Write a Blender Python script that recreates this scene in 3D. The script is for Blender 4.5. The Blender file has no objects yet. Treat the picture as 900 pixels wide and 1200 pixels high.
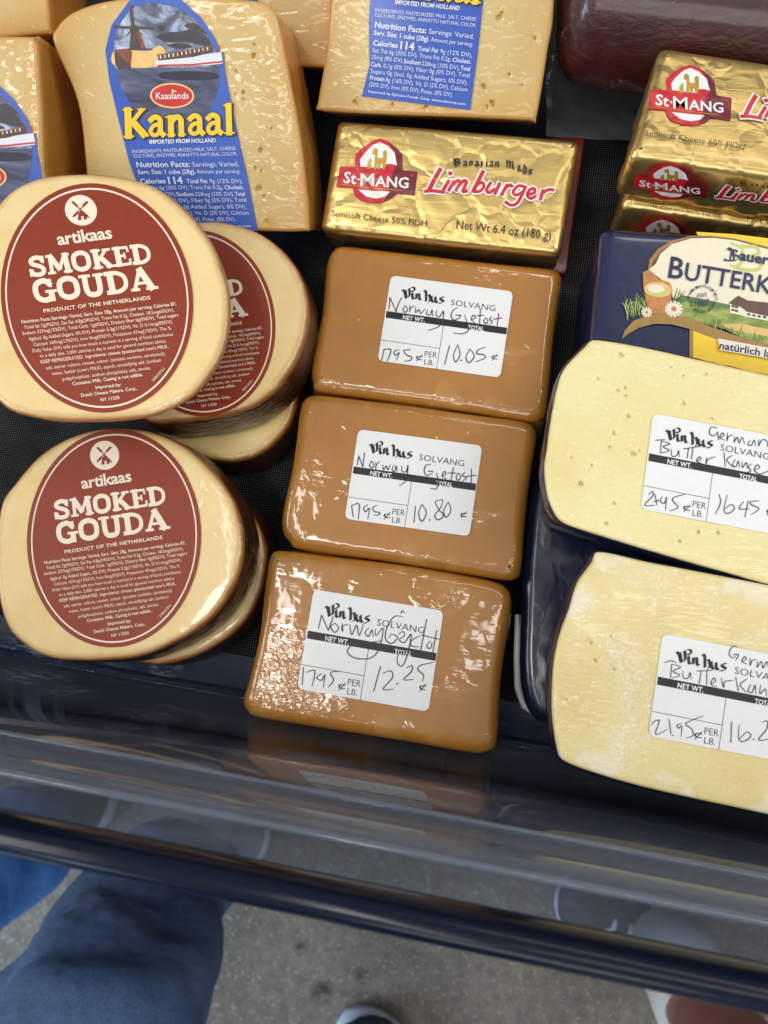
import bpy, bmesh, math, random
from mathutils import Vector, Matrix, noise
from mathutils.geometry import delaunay_2d_cdt
random.seed(7)
S = bpy.context.scene
COL = S.collection

# ------------------------------------------------------------------ camera
FPX, CX, CY = 860.0, 450.0, 600.0            # focal length in photograph pixels, image centre
CAM = Vector((0, 0, 0.34))                   # 34 cm above the deck of the display case
FLOOR_Z = -0.66
Xc = Vector((7031, 988, -860)).normalized()  # world axes seen in the camera (x right, y down, z ahead)
Yc = Vector((1003, -5900, 860)); Yc = (Yc - Xc * Yc.dot(Xc)).normalized()
Zc = Xc.cross(Yc)
R_WC = Matrix((Xc, Yc, Zc))                  # camera vector -> world vector
cam_d = bpy.data.cameras.new('camera'); cam = bpy.data.objects.new('camera', cam_d); COL.objects.link(cam)
S.camera = cam
cr = R_WC @ Vector((1, 0, 0)); cu = R_WC @ Vector((0, -1, 0)); cb = R_WC @ Vector((0, 0, -1))
cam.matrix_world = Matrix(((cr.x, cu.x, cb.x, CAM.x), (cr.y, cu.y, cb.y, CAM.y), (cr.z, cu.z, cb.z, CAM.z), (0, 0, 0, 1)))
cam_d.sensor_fit = 'VERTICAL'; cam_d.sensor_height = 36; cam_d.lens = FPX / 1200 * 36
cam_d.clip_start = 0.01; cam_d.clip_end = 60
cam_d.dof.use_dof = True; cam_d.dof.focus_distance = 0.285; cam_d.dof.aperture_fstop = 13.0

# ------------------------------------------------------------------ light
W = bpy.data.worlds.new('World'); S.world = W; W.use_nodes = True
bg = W.node_tree.nodes['Background']; bg.inputs[0].default_value = (0.8, 0.9, 1.0, 1); bg.inputs[1].default_value = 0.36
S.view_settings.view_transform = 'Standard'; S.view_settings.look = 'None'
S.view_settings.exposure = 0.1; S.view_settings.gamma = 1.0


def area(name, loc, target, sx, sy, power, col):
    l = bpy.data.lights.new(name, 'AREA'); l.shape = 'RECTANGLE'; l.size = sx; l.size_y = sy
    l.energy = power; l.color = col
    o = bpy.data.objects.new(name, l); COL.objects.link(o); o.location = loc
    o.rotation_euler = (Vector(target) - Vector(loc)).to_track_quat('-Z', 'Y').to_euler()
    return o


area('ceiling_panel_light', (-2.1, -0.2, 1.4), (0, 0, 0), 1.2, 0.9, 19, (1.0, 0.96, 0.90))
area('ceiling_panel_light', (1.5, 0.6, 1.6), (0, 0, 0), 1.2, 0.9, 11, (1.0, 0.95, 0.87))
area('ceiling_panel_light', (0.1, -1.7, 1.8), (0, 0, 0), 1.3, 0.8, 12.5, (1.0, 0.97, 0.92))
area('glint_tube_light', (-0.42, -0.22, 1.9), (0, 0, 0), 1.3, 0.10, 4.5, (1.0, 0.97, 0.92))  # added strip overhead, makes glints on the wrapping film
area('glint_spot_panel', (-0.56, -0.16, 1.9), (0, 0, 0), 0.26, 0.20, 2.8, (1.0, 0.96, 0.88))  # added glint source, mirrored in the nearest brown block's crinkled wrap
area('glint_tube_light', (0.78, 0.15, 1.9), (0.1, 0, 0), 0.10, 1.5, 4.5, (1.0, 0.97, 0.92))  # added strip for glints on the cut yellow blocks
area('glint_tube_light', (0.5, 1.3, 1.9), (0.1, 0.1, 0), 1.5, 0.10, 4.5, (1.0, 0.95, 0.86))  # added strip, mirrored in the right-hand foil box and the sausage
area('shop_window_light', (-2.2, -1.6, 0.6), (-0.2, -0.45, -0.5), 1.2, 1.4, 62, (0.62, 0.80, 1.0))


# ------------------------------------------------------------------ rays, planes, outlines
def ray(px, py):
    return R_WC @ Vector(((px - CX) / FPX, (py - CY) / FPX, 1))


def at(px, py, z):
    d = ray(px, py)
    return CAM + d * ((z - CAM.z) / d.z)


class Plane:
    """a flat face of a real object: a point on it and its normal"""
    def __init__(s, px, py, z, tilt=0.0, roll=0.0, normal=None):
        s.O = at(px, py, z)
        s.N = Vector(normal).normalized() if normal else Vector((math.sin(math.radians(roll)), -math.sin(math.radians(tilt)), math.cos(math.radians(tilt)))).normalized()
        s.U = (Vector((1, 0, 0)) - s.N * s.N.x).normalized(); s.V = s.N.cross(s.U)

    def uv(s, px, py):
        d = ray(px, py); t = (s.O - CAM).dot(s.N) / d.dot(s.N)
        q = CAM + d * t - s.O
        return Vector((q.dot(s.U), q.dot(s.V)))

    def p(s, u, v, h=0.0):
        return s.O + s.U * u + s.V * v + s.N * h


def zm(ox, oy, sc):
    return lambda x, y: (ox + x / sc, oy + y / sc)


def spline(pts, n=None, closed=True, sharp=()):
    """Catmull-Rom through the points"""
    P = [Vector(p) for p in pts]; m = len(P); out = []
    segs = m if closed else m - 1
    for i in range(segs):
        if closed:
            a, b, c, d = P[i - 1], P[i], P[(i + 1) % m], P[(i + 2) % m]
        else:
            a, b, c, d = P[max(i - 1, 0)], P[i], P[i + 1], P[min(i + 2, m - 1)]
        k = n or 6
        for j in range(k):
            t = j / k
            out.append(0.5 * ((2 * b) + (c - a) * t + (2 * a - 5 * b + 4 * c - d) * t * t + (3 * b - a - 3 * c + d) * t ** 3))
    if not closed:
        out.append(P[-1])
    return out


def resample(pts, step, closed=True):
    P = list(pts) + ([pts[0]] if closed else [])
    L = [0.0]
    for a, b in zip(P, P[1:]):
        L.append(L[-1] + (b - a).length)
    n = max(8, int(L[-1] / step)); out = []; k = 0
    for i in range(n if closed else n + 1):
        s = L[-1] * i / n
        while k < len(L) - 2 and L[k + 1] < s:
            k += 1
        f = (s - L[k]) / max(L[k + 1] - L[k], 1e-12)
        out.append(P[k].lerp(P[k + 1], f))
    return out


def ccw(pts):
    a = sum(p.x * q.y - q.x * p.y for p, q in zip(pts, pts[1:] + pts[:1]))
    return pts if a > 0 else pts[::-1]


def inset(pts, d):
    """move an outline inwards by d in small steps, relaxing the points so that tight corners do not cross over"""
    n = len(pts); cur = [p.copy() for p in pts]; k = max(1, int(abs(d) / 0.0008) + 1)
    for _ in range(k):
        nxt = []
        for i in range(n):
            t = cur[(i + 1) % n] - cur[i - 1]
            t = (cur[(i + 2) % n] - cur[i - 2]).normalized() if t.length < 1e-7 else t.normalized()
            nxt.append(cur[i] + Vector((-t.y, t.x)) * (d / k))
        if k > 1:
            nxt = [nxt[i] * 0.6 + (nxt[i - 1] + nxt[(i + 1) % n]) * 0.2 for i in range(n)]
        cur = nxt
    return cur


def inside(p, poly):
    c = False; n = len(poly); j = n - 1
    for i in range(n):
        a, b = poly[i], poly[j]
        if (a.y > p.y) != (b.y > p.y) and p.x < (b.x - a.x) * (p.y - a.y) / (b.y - a.y) + a.x:
            c = not c
        j = i
    return c


def slab(plane, outline, thick, r=0.004, rb=None, grid=0.004, disp=None, side=None, pits=(), taper=0.0, steps=5):
    """a solid with the given top outline: rounded top edge, straight or bulging sides, rounded underside.
    'depth' vertex attribute: distance in from the edge on top (positive), distance down the side (negative)."""
    rb = r if rb is None else rb
    o = ccw(resample([Vector(p) for p in outline], grid * 0.5))
    rings = []                                                     # (inset, height, depth value)
    for k in range(steps + 1):
        a = math.pi / 2 * k / steps
        rings.append((r * (1 - math.sin(a)), -r * (1 - math.cos(a)), r * (1 - math.sin(a))))
    ns = max(2, int((thick - r - rb) / 0.004))
    for k in range(1, ns + 1):
        h = r + (thick - r - rb) * k / ns
        rings.append((taper * k / ns, -h, -h))
    for k in range(1, 4):
        a = math.pi / 2 * k / 3
        rings.append((taper + rb * (1 - math.cos(a)), -(thick - rb) - rb * math.sin(a), -thick))
    V, F, D = [], [], []
    n = len(o)
    for (ins, h, dv) in rings:
        q = inset(o, ins)
        for i, p in enumerate(q):
            hh = 0.0; e = Vector((0, 0))
            if side and dv < 0:
                t = (o[(i + 1) % n] - o[i - 1]).normalized(); e = Vector((t.y, -t.x)) * side(i / n, h)
            V.append(plane.p(p.x + e.x, p.y + e.y, h)); D.append(dv)
    for k in range(len(rings) - 1):
        a, b = k * n, (k + 1) * n
        for i in range(n):
            j = (i + 1) % n
            F.append((a + i, b + i, b + j, a + j))
    lb = (len(rings) - 1) * n
    F.append(tuple(lb + n - 1 - i for i in range(n)))
    top = inset(o, r)
    pts = list(top)
    x0, x1 = min(p.x for p in top), max(p.x for p in top); y0, y1 = min(p.y for p in top), max(p.y for p in top)
    guard = inset(o, r + grid * 0.45)
    y = y0; row = 0
    extra = []
    for (pu, pv, pr, pd, asp, ang) in pits:
        ca, sa = math.cos(ang), math.sin(ang)
        for rr, m in ((0, 1), (0.3, 6), (0.6, 9), (0.85, 12), (1.0, 14), (1.2, 14)):
            for q in range(m):
                a = 2 * math.pi * q / m + rr
                ex, ey = math.cos(a) * rr * pr * asp, math.sin(a) * rr * pr
                extra.append(Vector((pu + ex * ca - ey * sa, pv + ex * sa + ey * ca)))
    while y < y1:
        x = x0 + (row % 2) * grid * 0.5
        while x < x1:
            p = Vector((x + random.uniform(-.15, .15) * grid, y + random.uniform(-.15, .15) * grid))
            if inside(p, guard):
                pts.append(p)
            x += grid
        y += grid * 0.866; row += 1
    pts += [e for e in extra if inside(e, guard)]
    cv, ce, cf, _, _, _ = delaunay_2d_cdt(pts, [], [list(range(n))], 1, 1e-7)
    idx = {}
    for i, p in enumerate(cv):
        hit = None
        if i < n and (p - top[i]).length < 1e-6:
            hit = i
        if hit is None:
            h = 0.0
            dm = min((p - q).length for q in top[::3])
            fade = min(1.0, dm / 0.006)
            if disp:
                h += disp(p.x, p.y) * fade
            for (pu, pv, pr, pd, asp, ang) in pits:
                dx, dy = p.x - pu, p.y - pv
                if abs(dx) < pr * asp * 1.3 and abs(dy) < pr * asp * 1.3:
                    ca, sa = math.cos(ang), math.sin(ang)
                    ex, ey = (dx * ca + dy * sa) / (pr * asp), (-dx * sa + dy * ca) / pr
                    q2 = ex * ex + ey * ey
                    if q2 < 1.0:
                        h -= pd * (1 - q2 * q2)
            V.append(plane.p(p.x, p.y, h)); D.append(r + dm); idx[i] = len(V) - 1
        else:
            idx[i] = hit
    for f in cf:
        F.append(tuple(idx[i] for i in f))
    return V, F, D


# ------------------------------------------------------------------ objects
def thing(name, label, cat, loc, group=None):
    o = bpy.data.objects.new(name, None); COL.objects.link(o); o.location = loc
    o.empty_display_size = 0.02
    o['label'] = label; o['category'] = cat
    if group:
        o['group'] = group
    return o


def wloc(o):
    v = Vector(o.location)
    return v + wloc(o.parent) if o.parent else v


def mesh_obj(name, V, F, mats, parent=None, loc=None, depth=None, mi=None, smooth=True):
    base = wloc(parent) if parent else (Vector(loc) if loc is not None else Vector((0, 0, 0)))
    me = bpy.data.meshes.new(name)
    me.from_pydata([tuple(Vector(v) - base) for v in V], [], F)
    for m in (mats if isinstance(mats, (list, tuple)) else [mats]):
        me.materials.append(m)
    if depth:
        a = me.attributes.new('depth', 'FLOAT', 'POINT'); a.data.foreach_set('value', depth)
    if mi:
        me.polygons.foreach_set('material_index', mi)
    me.polygons.foreach_set('use_smooth', [smooth] * len(me.polygons))
    bm = bmesh.new(); bm.from_mesh(me)
    if smooth is True:
        bmesh.ops.recalc_face_normals(bm, faces=bm.faces)
    bm.to_mesh(me); bm.free(); me.update()
    o = bpy.data.objects.new(name, me); COL.objects.link(o)
    if parent:
        o.parent = parent
    else:
        o.location = base
    return o


def structure(o):
    o['kind'] = 'structure'
    return o


def box(x0, x1, y0, y1, z0, z1, b=0.0):
    bm = bmesh.new()
    bmesh.ops.create_cube(bm, size=1)
    for v in bm.verts:
        v.co = Vector(((x0 + x1) / 2 + v.co.x * (x1 - x0), (y0 + y1) / 2 + v.co.y * (y1 - y0), (z0 + z1) / 2 + v.co.z * (z1 - z0)))
    if b:
        bmesh.ops.bevel(bm, geom=list(bm.edges), offset=b, segments=3, affect='EDGES', profile=0.5)
    V = [v.co.copy() for v in bm.verts]; bm.verts.index_update()
    F = [tuple(v.index for v in f.verts) for f in bm.faces]; bm.free()
    return V, F


def tube(path, radii, n=16, cap=True, sx=1.0):
    V, F = [], []
    P = [Vector(p) for p in path]
    up = Vector((0, 0, 1))
    for i, p in enumerate(P):
        t = (P[min(i + 1, len(P) - 1)] - P[max(i - 1, 0)]).normalized()
        a = up if abs(t.dot(up)) < 0.9 else Vector((0, 1, 0))
        s = t.cross(a).normalized(); w = s.cross(t)
        r = radii[i] if isinstance(radii, (list, tuple)) else radii
        for k in range(n):
            q = 2 * math.pi * k / n
            V.append(p + s * math.cos(q) * r * sx + w * math.sin(q) * r)
    for i in range(len(P) - 1):
        for k in range(n):
            F.append((i * n + k, i * n + (k + 1) % n, (i + 1) * n + (k + 1) % n, (i + 1) * n + k))
    if cap:
        F.append(tuple(range(n - 1, -1, -1))); F.append(tuple((len(P) - 1) * n + k for k in range(n)))
    return V, F


# ------------------------------------------------------------------ materials
class NT:
    def __init__(s, name):
        s.m = bpy.data.materials.new(name); s.m.use_nodes = True
        s.t = s.m.node_tree; s.b = s.t.nodes['Principled BSDF']; s.co = None

    def n(s, typ, **kw):
        q = s.t.nodes.new(typ)
        for k, v in kw.items():
            setattr(q, k, v)
        return q

    def link(s, a, b):
        s.t.links.new(a, b)

    def coord(s):
        if not s.co:
            s.co = s.n('ShaderNodeTexCoord').outputs['Object']
        return s.co

    def mapping(s, scale=(1, 1, 1), rot=(0, 0, 0), loc=(0, 0, 0)):
        q = s.n('ShaderNodeMapping'); q.inputs['Scale'].default_value = scale; q.inputs['Rotation'].default_value = rot; q.inputs['Location'].default_value = loc
        s.link(s.coord(), q.inputs[0]); return q.outputs[0]

    def noise(s, scale, detail=3, rough=0.5, dist=0.0, vec=None, typ='FBM'):
        q = s.n('ShaderNodeTexNoise'); q.noise_type = typ
        q.inputs['Scale'].default_value = scale; q.inputs['Detail'].default_value = detail
        q.inputs['Roughness'].default_value = rough; q.inputs['Distortion'].default_value = dist
        s.link(vec if vec else s.coord(), q.inputs['Vector']); return q.outputs['Fac']

    def vor(s, scale, feature='F1', vec=None, out='Distance'):
        q = s.n('ShaderNodeTexVoronoi'); q.feature = feature; q.inputs['Scale'].default_value = scale
        s.link(vec if vec else s.coord(), q.inputs['Vector']); return q.outputs[out]

    def ramp(s, fac, stops, interp='LINEAR'):
        q = s.n('ShaderNodeValToRGB'); q.color_ramp.interpolation = interp
        e = q.color_ramp.elements
        while len(e) < len(stops):
            e.new(0.5)
        for i, (p, c) in enumerate(stops):
            e[i].position = p
            e[i].color = (c, c, c, 1) if isinstance(c, (int, float)) else (*c, 1)
        s.link(fac, q.inputs[0]); return q.outputs[0]

    def mix(s, fac, a, b):
        q = s.n('ShaderNodeMix'); q.data_type = 'RGBA'
        for v, i in ((fac, 0), (a, 6), (b, 7)):
            if isinstance(v, (int, float)):
                q.inputs[i].default_value = v
            elif isinstance(v, tuple):
                q.inputs[i].default_value = (*v, 1)
            else:
                s.link(v, q.inputs[i])
        return q.outputs[2]

    def math(s, op, a, b=0.0, c=0.0, clamp=False):
        q = s.n('ShaderNodeMath'); q.operation = op; q.use_clamp = clamp
        for i, v in enumerate((a, b, c)):
            if isinstance(v, (int, float)):
                q.inputs[i].default_value = v
            else:
                s.link(v, q.inputs[i])
        return q.outputs[0]

    def bump(s, h, dist, strength=1.0, normal=None):
        q = s.n('ShaderNodeBump'); q.inputs['Distance'].default_value = dist
        if isinstance(strength, (int, float)):
            q.inputs['Strength'].default_value = strength
        else:
            s.link(strength, q.inputs['Strength'])
        s.link(h, q.inputs['Height'])
        if normal:
            s.link(normal, q.inputs['Normal'])
        return q.outputs[0]

    def set(s, **kw):
        for k, v in kw.items():
            i = s.b.inputs[k.replace('_', ' ')]
            if hasattr(v, 'is_linked'):
                s.link(v, i)
            elif isinstance(v, tuple):
                i.default_value = (*v, 1) if len(v) == 3 and i.type == 'RGBA' else v
            else:
                i.default_value = v
        return s

    def attr(s, name):
        q = s.n('ShaderNodeAttribute'); q.attribute_name = name
        return q.outputs['Fac']

    def blob(s, centre, rad, soft):
        """1 within rad (metres, object space) of a centre, 0 beyond rad+soft"""
        q = s.n('ShaderNodeVectorMath'); q.operation = 'DISTANCE'; s.link(s.coord(), q.inputs[0]); q.inputs[1].default_value = centre
        return s.math('SUBTRACT', 1.0, s.math('DIVIDE', s.math('SUBTRACT', q.outputs['Value'], rad), soft, clamp=True), clamp=True)


def srgb(r, g, b):
    f = lambda c: (c / 255 / 12.92) if c <= 10 else ((c / 255 + 0.055) / 1.055) ** 2.4
    return (f(r), f(g), f(b))


def ink(name, c, rough=0.45, coat=0.0, metal=0.0, tone=0.0):
    m = NT(name); m.set(Base_Color=c, Roughness=rough, Metallic=metal, Coat_Weight=coat, Coat_Roughness=0.12)
    if tone:
        f = m.noise(420, 3)
        m.set(Base_Color=m.mix(m.ramp(f, [(0.35, 0.0), (0.7, 1.0)]), c, tuple(x * (1 - tone) for x in c)))
    return m.m


def gjetost_mat(name, crinkle=None, crinkle_r=0.02):
    m = NT(name)
    base = srgb(178, 118, 38)
    f1 = m.noise(28, 4, 0.6, 0.6); f2 = m.noise(75, 5, 0.65, 1.2)
    patch = m.ramp(f1, [(0.54, 0.0), (0.585, 1.0)])  # paler patches: loose film, with its reflected light painted into the colour
    dk = m.mix(m.ramp(f2, [(0.3, 0.0), (0.75, 1.0)]), base, tuple(x * 0.86 for x in base))
    col = m.mix(m.math('MULTIPLY', patch, 0.30), dk, srgb(196, 148, 88))
    st = m.noise(1, 3, 0.6, 0.3, vec=m.mapping((260, 60, 60), (0, 0, 0.5)))
    streak = m.ramp(st, [(0.66, 0.0), (0.72, 1.0)])
    col = m.mix(m.math('MULTIPLY', m.math('MULTIPLY', streak, m.ramp(m.noise(45, 2), [(0.55, 0), (0.62, 1)])), 0.28), col, srgb(222, 190, 145))
    film = m.noise(130, 1, 0.4, 1.2)
    pull = m.noise(1, 1, 0.4, 0.8, vec=m.mapping((60, 420, 60), (0, 0, 0.25)))
    flat = m.ramp(m.noise(34, 2, 0.5, 0.5), [(0.48, 0.08), (0.66, 0.85)])
    hh = m.math('MULTIPLY', m.math('ADD', film, m.math('MULTIPLY', pull, 0.5)), flat)
    if crinkle:
        cr = m.math('MULTIPLY', m.blob(crinkle, crinkle_r * 0.45, crinkle_r), m.ramp(m.noise(60, 2), [(0.3, 0.3), (0.55, 1.0)]))
        fold = m.noise(1, 1.5, 0.5, 1.6, vec=m.mapping((210, 330, 210), (0, 0, -0.4)))
        hh = m.math('ADD', hh, m.math('MULTIPLY', m.math('MULTIPLY', fold, cr), 0.55))
    low = m.noise(60, 2)
    m.set(Base_Color=col, Roughness=0.42, Coat_Weight=1.0, Coat_Roughness=0.07, Coat_IOR=1.6, Subsurface_Weight=0.0)
    nb = m.bump(low, 0.0006, 0.6)
    m.set(Normal=nb, Coat_Normal=m.bump(hh, 0.0007, 1.0, nb))
    return m.m


def gouda_mat():
    m = NT('smoked_cheese')
    d = m.attr('depth')
    f = m.noise(60, 3); f2 = m.noise(350, 2)
    jit = m.math('ADD', d, m.math('MULTIPLY', m.math('SUBTRACT', m.noise(90, 3), 0.5), 0.0025))
    t = m.math('DIVIDE', m.math('ADD', jit, 0.014), 0.026, clamp=True)
    paste = m.mix(m.ramp(f, [(0.35, 0.0), (0.7, 1.0)]), srgb(240, 212, 152), srgb(234, 200, 134))
    paste = m.mix(m.ramp(f2, [(0.62, 0.0), (0.72, 0.35)]), paste, srgb(240, 220, 175))
    rind = m.mix(m.ramp(m.noise(40, 4), [(0.3, 0.0), (0.7, 1.0)]), srgb(84, 40, 15), srgb(44, 20, 8))
    ed = m.ramp(t, [(0.0, 0.0), (0.44, 0.0), (0.54, 0.25), (0.585, 0.93), (0.66, 1.0)])
    midc = m.mix(ed, rind, paste)
    amber = m.ramp(t, [(0.44, 0.0), (0.53, 0.9), (0.59, 0.40), (0.68, 0.0)])
    m.set(Base_Color=m.mix(amber, midc, srgb(170, 98, 38)), Roughness=0.36, Coat_Weight=0.6, Coat_Roughness=0.08, Subsurface_Weight=0.0)
    wr = m.noise(1, 1.5, 0.5, 1.2, vec=m.mapping((90, 90, 420)))
    sidemask = m.ramp(t, [(0.50, 1.0), (0.64, 0.06)])
    m.set(Coat_Normal=m.bump(wr, 0.0024, sidemask), Normal=m.bump(m.noise(140, 3), 0.0003, 0.35))
    return m.m


def butter_mat(name, c1, c2, frost=0.0, film=0.25):
    m = NT(name)
    f = m.noise(24, 3); sp = m.noise(800, 2)
    col = m.mix(m.ramp(f, [(0.35, 0), (0.68, 1)]), c1, c2)
    d = m.attr('depth')
    if frost:
        fr = m.ramp(m.noise(42, 5, 0.7, 0.4, vec=m.mapping((1, 0.55, 1))), [(0.51, 0.0), (0.60, 1.0)])
        gr = m.ramp(m.noise(900, 3, 0.8), [(0.45, 0.0), (0.6, 1.0)])
        edge = m.math('MULTIPLY', m.ramp(m.math('DIVIDE', d, 0.02, clamp=True), [(0.2, 1.0), (0.5, 0.0)]), m.ramp(m.noise(70, 3), [(0.52, 0), (0.60, 1)]))
        k = m.math('MAXIMUM', m.math('MULTIPLY', fr, gr), m.math('MULTIPLY', edge, 0.8))
        col = m.mix(m.math('MULTIPLY', k, frost), col, srgb(238, 228, 205))
    col = m.mix(m.ramp(sp, [(0.63, 0), (0.72, 0.5)]), col, tuple(min(1, x * 1.25) for x in c1))
    m.set(Base_Color=col, Roughness=0.40, Coat_Weight=film + 0.25, Coat_Roughness=0.07, Subsurface_Weight=0.0)
    st = m.noise(1, 1, 0.4, 1.2, vec=m.mapping((70, 420, 200), (0, 0, -0.8)))
    m.set(Coat_Normal=m.bump(m.math('MULTIPLY', st, m.ramp(m.noise(38, 2), [(0.42, 0.15), (0.62, 1.0)])), 0.0010, film * 4), Normal=m.bump(m.noise(500 if frost else 160, 4, 0.7), 0.0003, 0.8 if frost else 0.4))
    return m.m


def wedge_mat():
    m = NT('aged_cheese')
    d = m.attr('depth')
    f = m.noise(22, 4); f2 = m.noise(500, 2)
    paste = m.mix(m.ramp(f, [(0.35, 0), (0.7, 1)]), srgb(213, 187, 126), srgb(202, 170, 104))
    paste = m.mix(m.ramp(f2, [(0.66, 0), (0.72, 0.7)]), paste, srgb(236, 220, 180))
    t = m.math('DIVIDE', m.math('ADD', m.math('ADD', d, m.math('MULTIPLY', m.math('SUBTRACT', m.noise(70), 0.5), 0.010)), 0.01), 0.03, clamp=True)
    ed = m.ramp(t, [(0.20, 1.0), (0.36, 0.55), (0.50, 0.28), (0.85, 0.0)])
    m.set(Base_Color=m.mix(ed, paste, srgb(212, 150, 66)), Roughness=0.42, Coat_Weight=0.6, Coat_Roughness=0.08, Subsurface_Weight=0.0)
    st = m.noise(1, 1, 0.4, 1.2, vec=m.mapping((90, 150, 300)))
    m.set(Coat_Normal=m.bump(st, 0.0005, 1.0), Normal=m.bump(m.noise(260, 4, 0.6), 0.0003, 0.5))
    return m.m


def foil_nodes(m, amt=1.0):
    w1 = m.noise(26, 2, 0.5, 0.8)
    q = m.n('ShaderNodeVectorMath'); q.operation = 'MULTIPLY_ADD'
    nz = m.n('ShaderNodeTexNoise'); nz.inputs['Scale'].default_value = 60; m.link(m.coord(), nz.inputs['Vector'])
    m.link(nz.outputs['Color'], q.inputs[0]); q.inputs[1].default_value = (0.02, 0.02, 0.02); m.link(m.coord(), q.inputs[2])
    fold = m.vor(58, 'DISTANCE_TO_EDGE', vec=q.outputs[0])
    crease = m.ramp(fold, [(0.0, 0.0), (0.16, 1.0)])
    st = m.noise(1, 3, 0.55, 0.8, vec=m.mapping((34, 230, 120), (0, 0, 0.12)))
    h = m.math('ADD', m.math('MULTIPLY', w1, 1.2), m.math('ADD', m.math('MULTIPLY', crease, 0.34), m.math('MULTIPLY', st, 0.24)))
    return m.bump(h, 0.00105 * amt, 0.75)


def foil_mat():
    m = NT('gold_foil')
    m.set(Base_Color=srgb(218, 186, 116), Metallic=0.9, Roughness=0.34, Normal=foil_nodes(m), Coat_Weight=0.5, Coat_Roughness=0.06)
    return m.m


def foil_ink(name, c, metal=0.0):
    m = NT(name); m.set(Base_Color=c, Metallic=metal, Roughness=0.3, Normal=foil_nodes(m, 0.8), Coat_Weight=0.7, Coat_Roughness=0.06)
    return m.m


def navy_mat(name, c=(0.006, 0.010, 0.035), wr=0.5):
    m = NT(name)
    st = m.noise(1, 1.5, 0.5, 1.0, vec=m.mapping((110, 70, 160)))
    m.set(Base_Color=c, Roughness=0.30, Coat_Weight=0.5, Coat_Roughness=0.08, Normal=m.bump(st, 0.0010, wr))
    return m.m


def at_lip(px, py):
    d = ray(px, py)                                          # y = -0.0585 - (z - 0.12) * 0.13
    t = (-0.0585 - (CAM.z - 0.12) * 0.13 - CAM.y) / (d.y + 0.13 * d.z)
    return CAM + d * t


def clear_mat(name, tint, milk, rough=0.03, dirt=0.0, smears=()):
    """clear plastic: fresnel mix of see-through and gloss, with a little milky scatter"""
    m = NT(name); t = m.t; out = t.nodes['Material Output']; t.nodes.remove(m.b)
    tr = m.n('ShaderNodeBsdfTransparent'); tr.inputs[0].default_value = (*tint, 1)
    gl = m.n('ShaderNodeBsdfGlossy'); gl.inputs['Roughness'].default_value = rough
    df = m.n('ShaderNodeBsdfDiffuse'); df.inputs[0].default_value = (0.62, 0.66, 0.72, 1)
    fr = m.n('ShaderNodeFresnel'); geo = m.n('ShaderNodeNewGeometry')
    m.link(m.math('ADD', 1.49, m.math('MULTIPLY', geo.outputs['Backfacing'], 1 / 1.49 - 1.49)), fr.inputs[0])
    a = m.n('ShaderNodeMixShader'); b = m.n('ShaderNodeMixShader')
    if dirt:
        sm = m.ramp(m.noise(1, 5, 0.7, 0.6, vec=m.mapping((14, 14, 60))), [(0.56, 0.0), (0.72, 1.0)])
        dust = m.ramp(m.noise(900, 2), [(0.70, 0.0), (0.76, 1.0)])
        if smears:
            al = None
            for (px, py, r, k) in smears:
                p = at_lip(px, py); b_ = m.math('MULTIPLY', m.blob((p.x, p.y, p.z - FLOOR_Z), r * 0.2, r), k)
                al = b_ if al is None else m.math('MAXIMUM', al, b_)
            fine = m.ramp(m.noise(1, 4, 0.7, 0.8, vec=m.mapping((150, 260, 520), (0, 0.35, 0))), [(0.46, 0.0), (0.64, 1.0)])
            sm = m.math('MAXIMUM', sm, m.math('MULTIPLY', m.math('MULTIPLY', al, fine), 9.0))
        m.link(m.math('ADD', m.math('MULTIPLY', sm, dirt), m.math('ADD', m.math('MULTIPLY', dust, dirt * 1.5), milk)), a.inputs[0])
    else:
        a.inputs[0].default_value = milk
    m.link(tr.outputs[0], a.inputs[1]); m.link(df.outputs[0], a.inputs[2])
    m.link(fr.outputs[0], b.inputs[0]); m.link(a.outputs[0], b.inputs[1]); m.link(gl.outputs[0], b.inputs[2])
    m.link(b.outputs[0], out.inputs['Surface'])
    return m.m


def concrete_mat():
    m = NT('concrete')
    f = m.noise(3.0, 5, 0.6); g = m.noise(70, 4, 0.75); h = m.noise(260, 2)
    c = m.mix(m.ramp(f, [(0.3, 0), (0.7, 1)]), srgb(138, 130, 117), srgb(86, 80, 72))
    c = m.mix(m.ramp(g, [(0.40, 0.0), (0.66, 0.55)]), c, srgb(72, 66, 58))
    c = m.mix(m.ramp(h, [(0.60, 0.0), (0.68, 0.6)]), c, srgb(176, 170, 158))
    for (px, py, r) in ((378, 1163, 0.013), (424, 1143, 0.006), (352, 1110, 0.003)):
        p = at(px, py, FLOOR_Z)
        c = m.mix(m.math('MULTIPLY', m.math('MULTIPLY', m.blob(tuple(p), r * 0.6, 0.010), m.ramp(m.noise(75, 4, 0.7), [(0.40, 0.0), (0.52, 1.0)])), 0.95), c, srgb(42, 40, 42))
    m.set(Base_Color=c, Roughness=0.6, Normal=m.bump(g, 0.002, 0.5))
    return m.m


def mat_mat():
    m = NT('perforated_rubber')
    v = m.mapping((1, 1, 0), (0, 0, 0.78))
    q = m.n('ShaderNodeSeparateXYZ'); m.link(v, q.inputs[0])
    k = 2 * math.pi / 0.0016
    a = m.math('MULTIPLY', m.math('SINE', m.math('MULTIPLY', q.outputs[0], k)), m.math('SINE', m.math('MULTIPLY', q.outputs[1], k)))
    d = m.ramp(a, [(0.42, 0.0), (0.62, 1.0)])
    m.set(Base_Color=m.mix(m.math('MULTIPLY', d, m.ramp(m.noise(60), [(0.3, .3), (.6, 1)])), (0.006, 0.006, 0.008), (0.20, 0.20, 0.20)), Roughness=0.7, Specular_IOR_Level=0.15)
    return m.m


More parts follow.
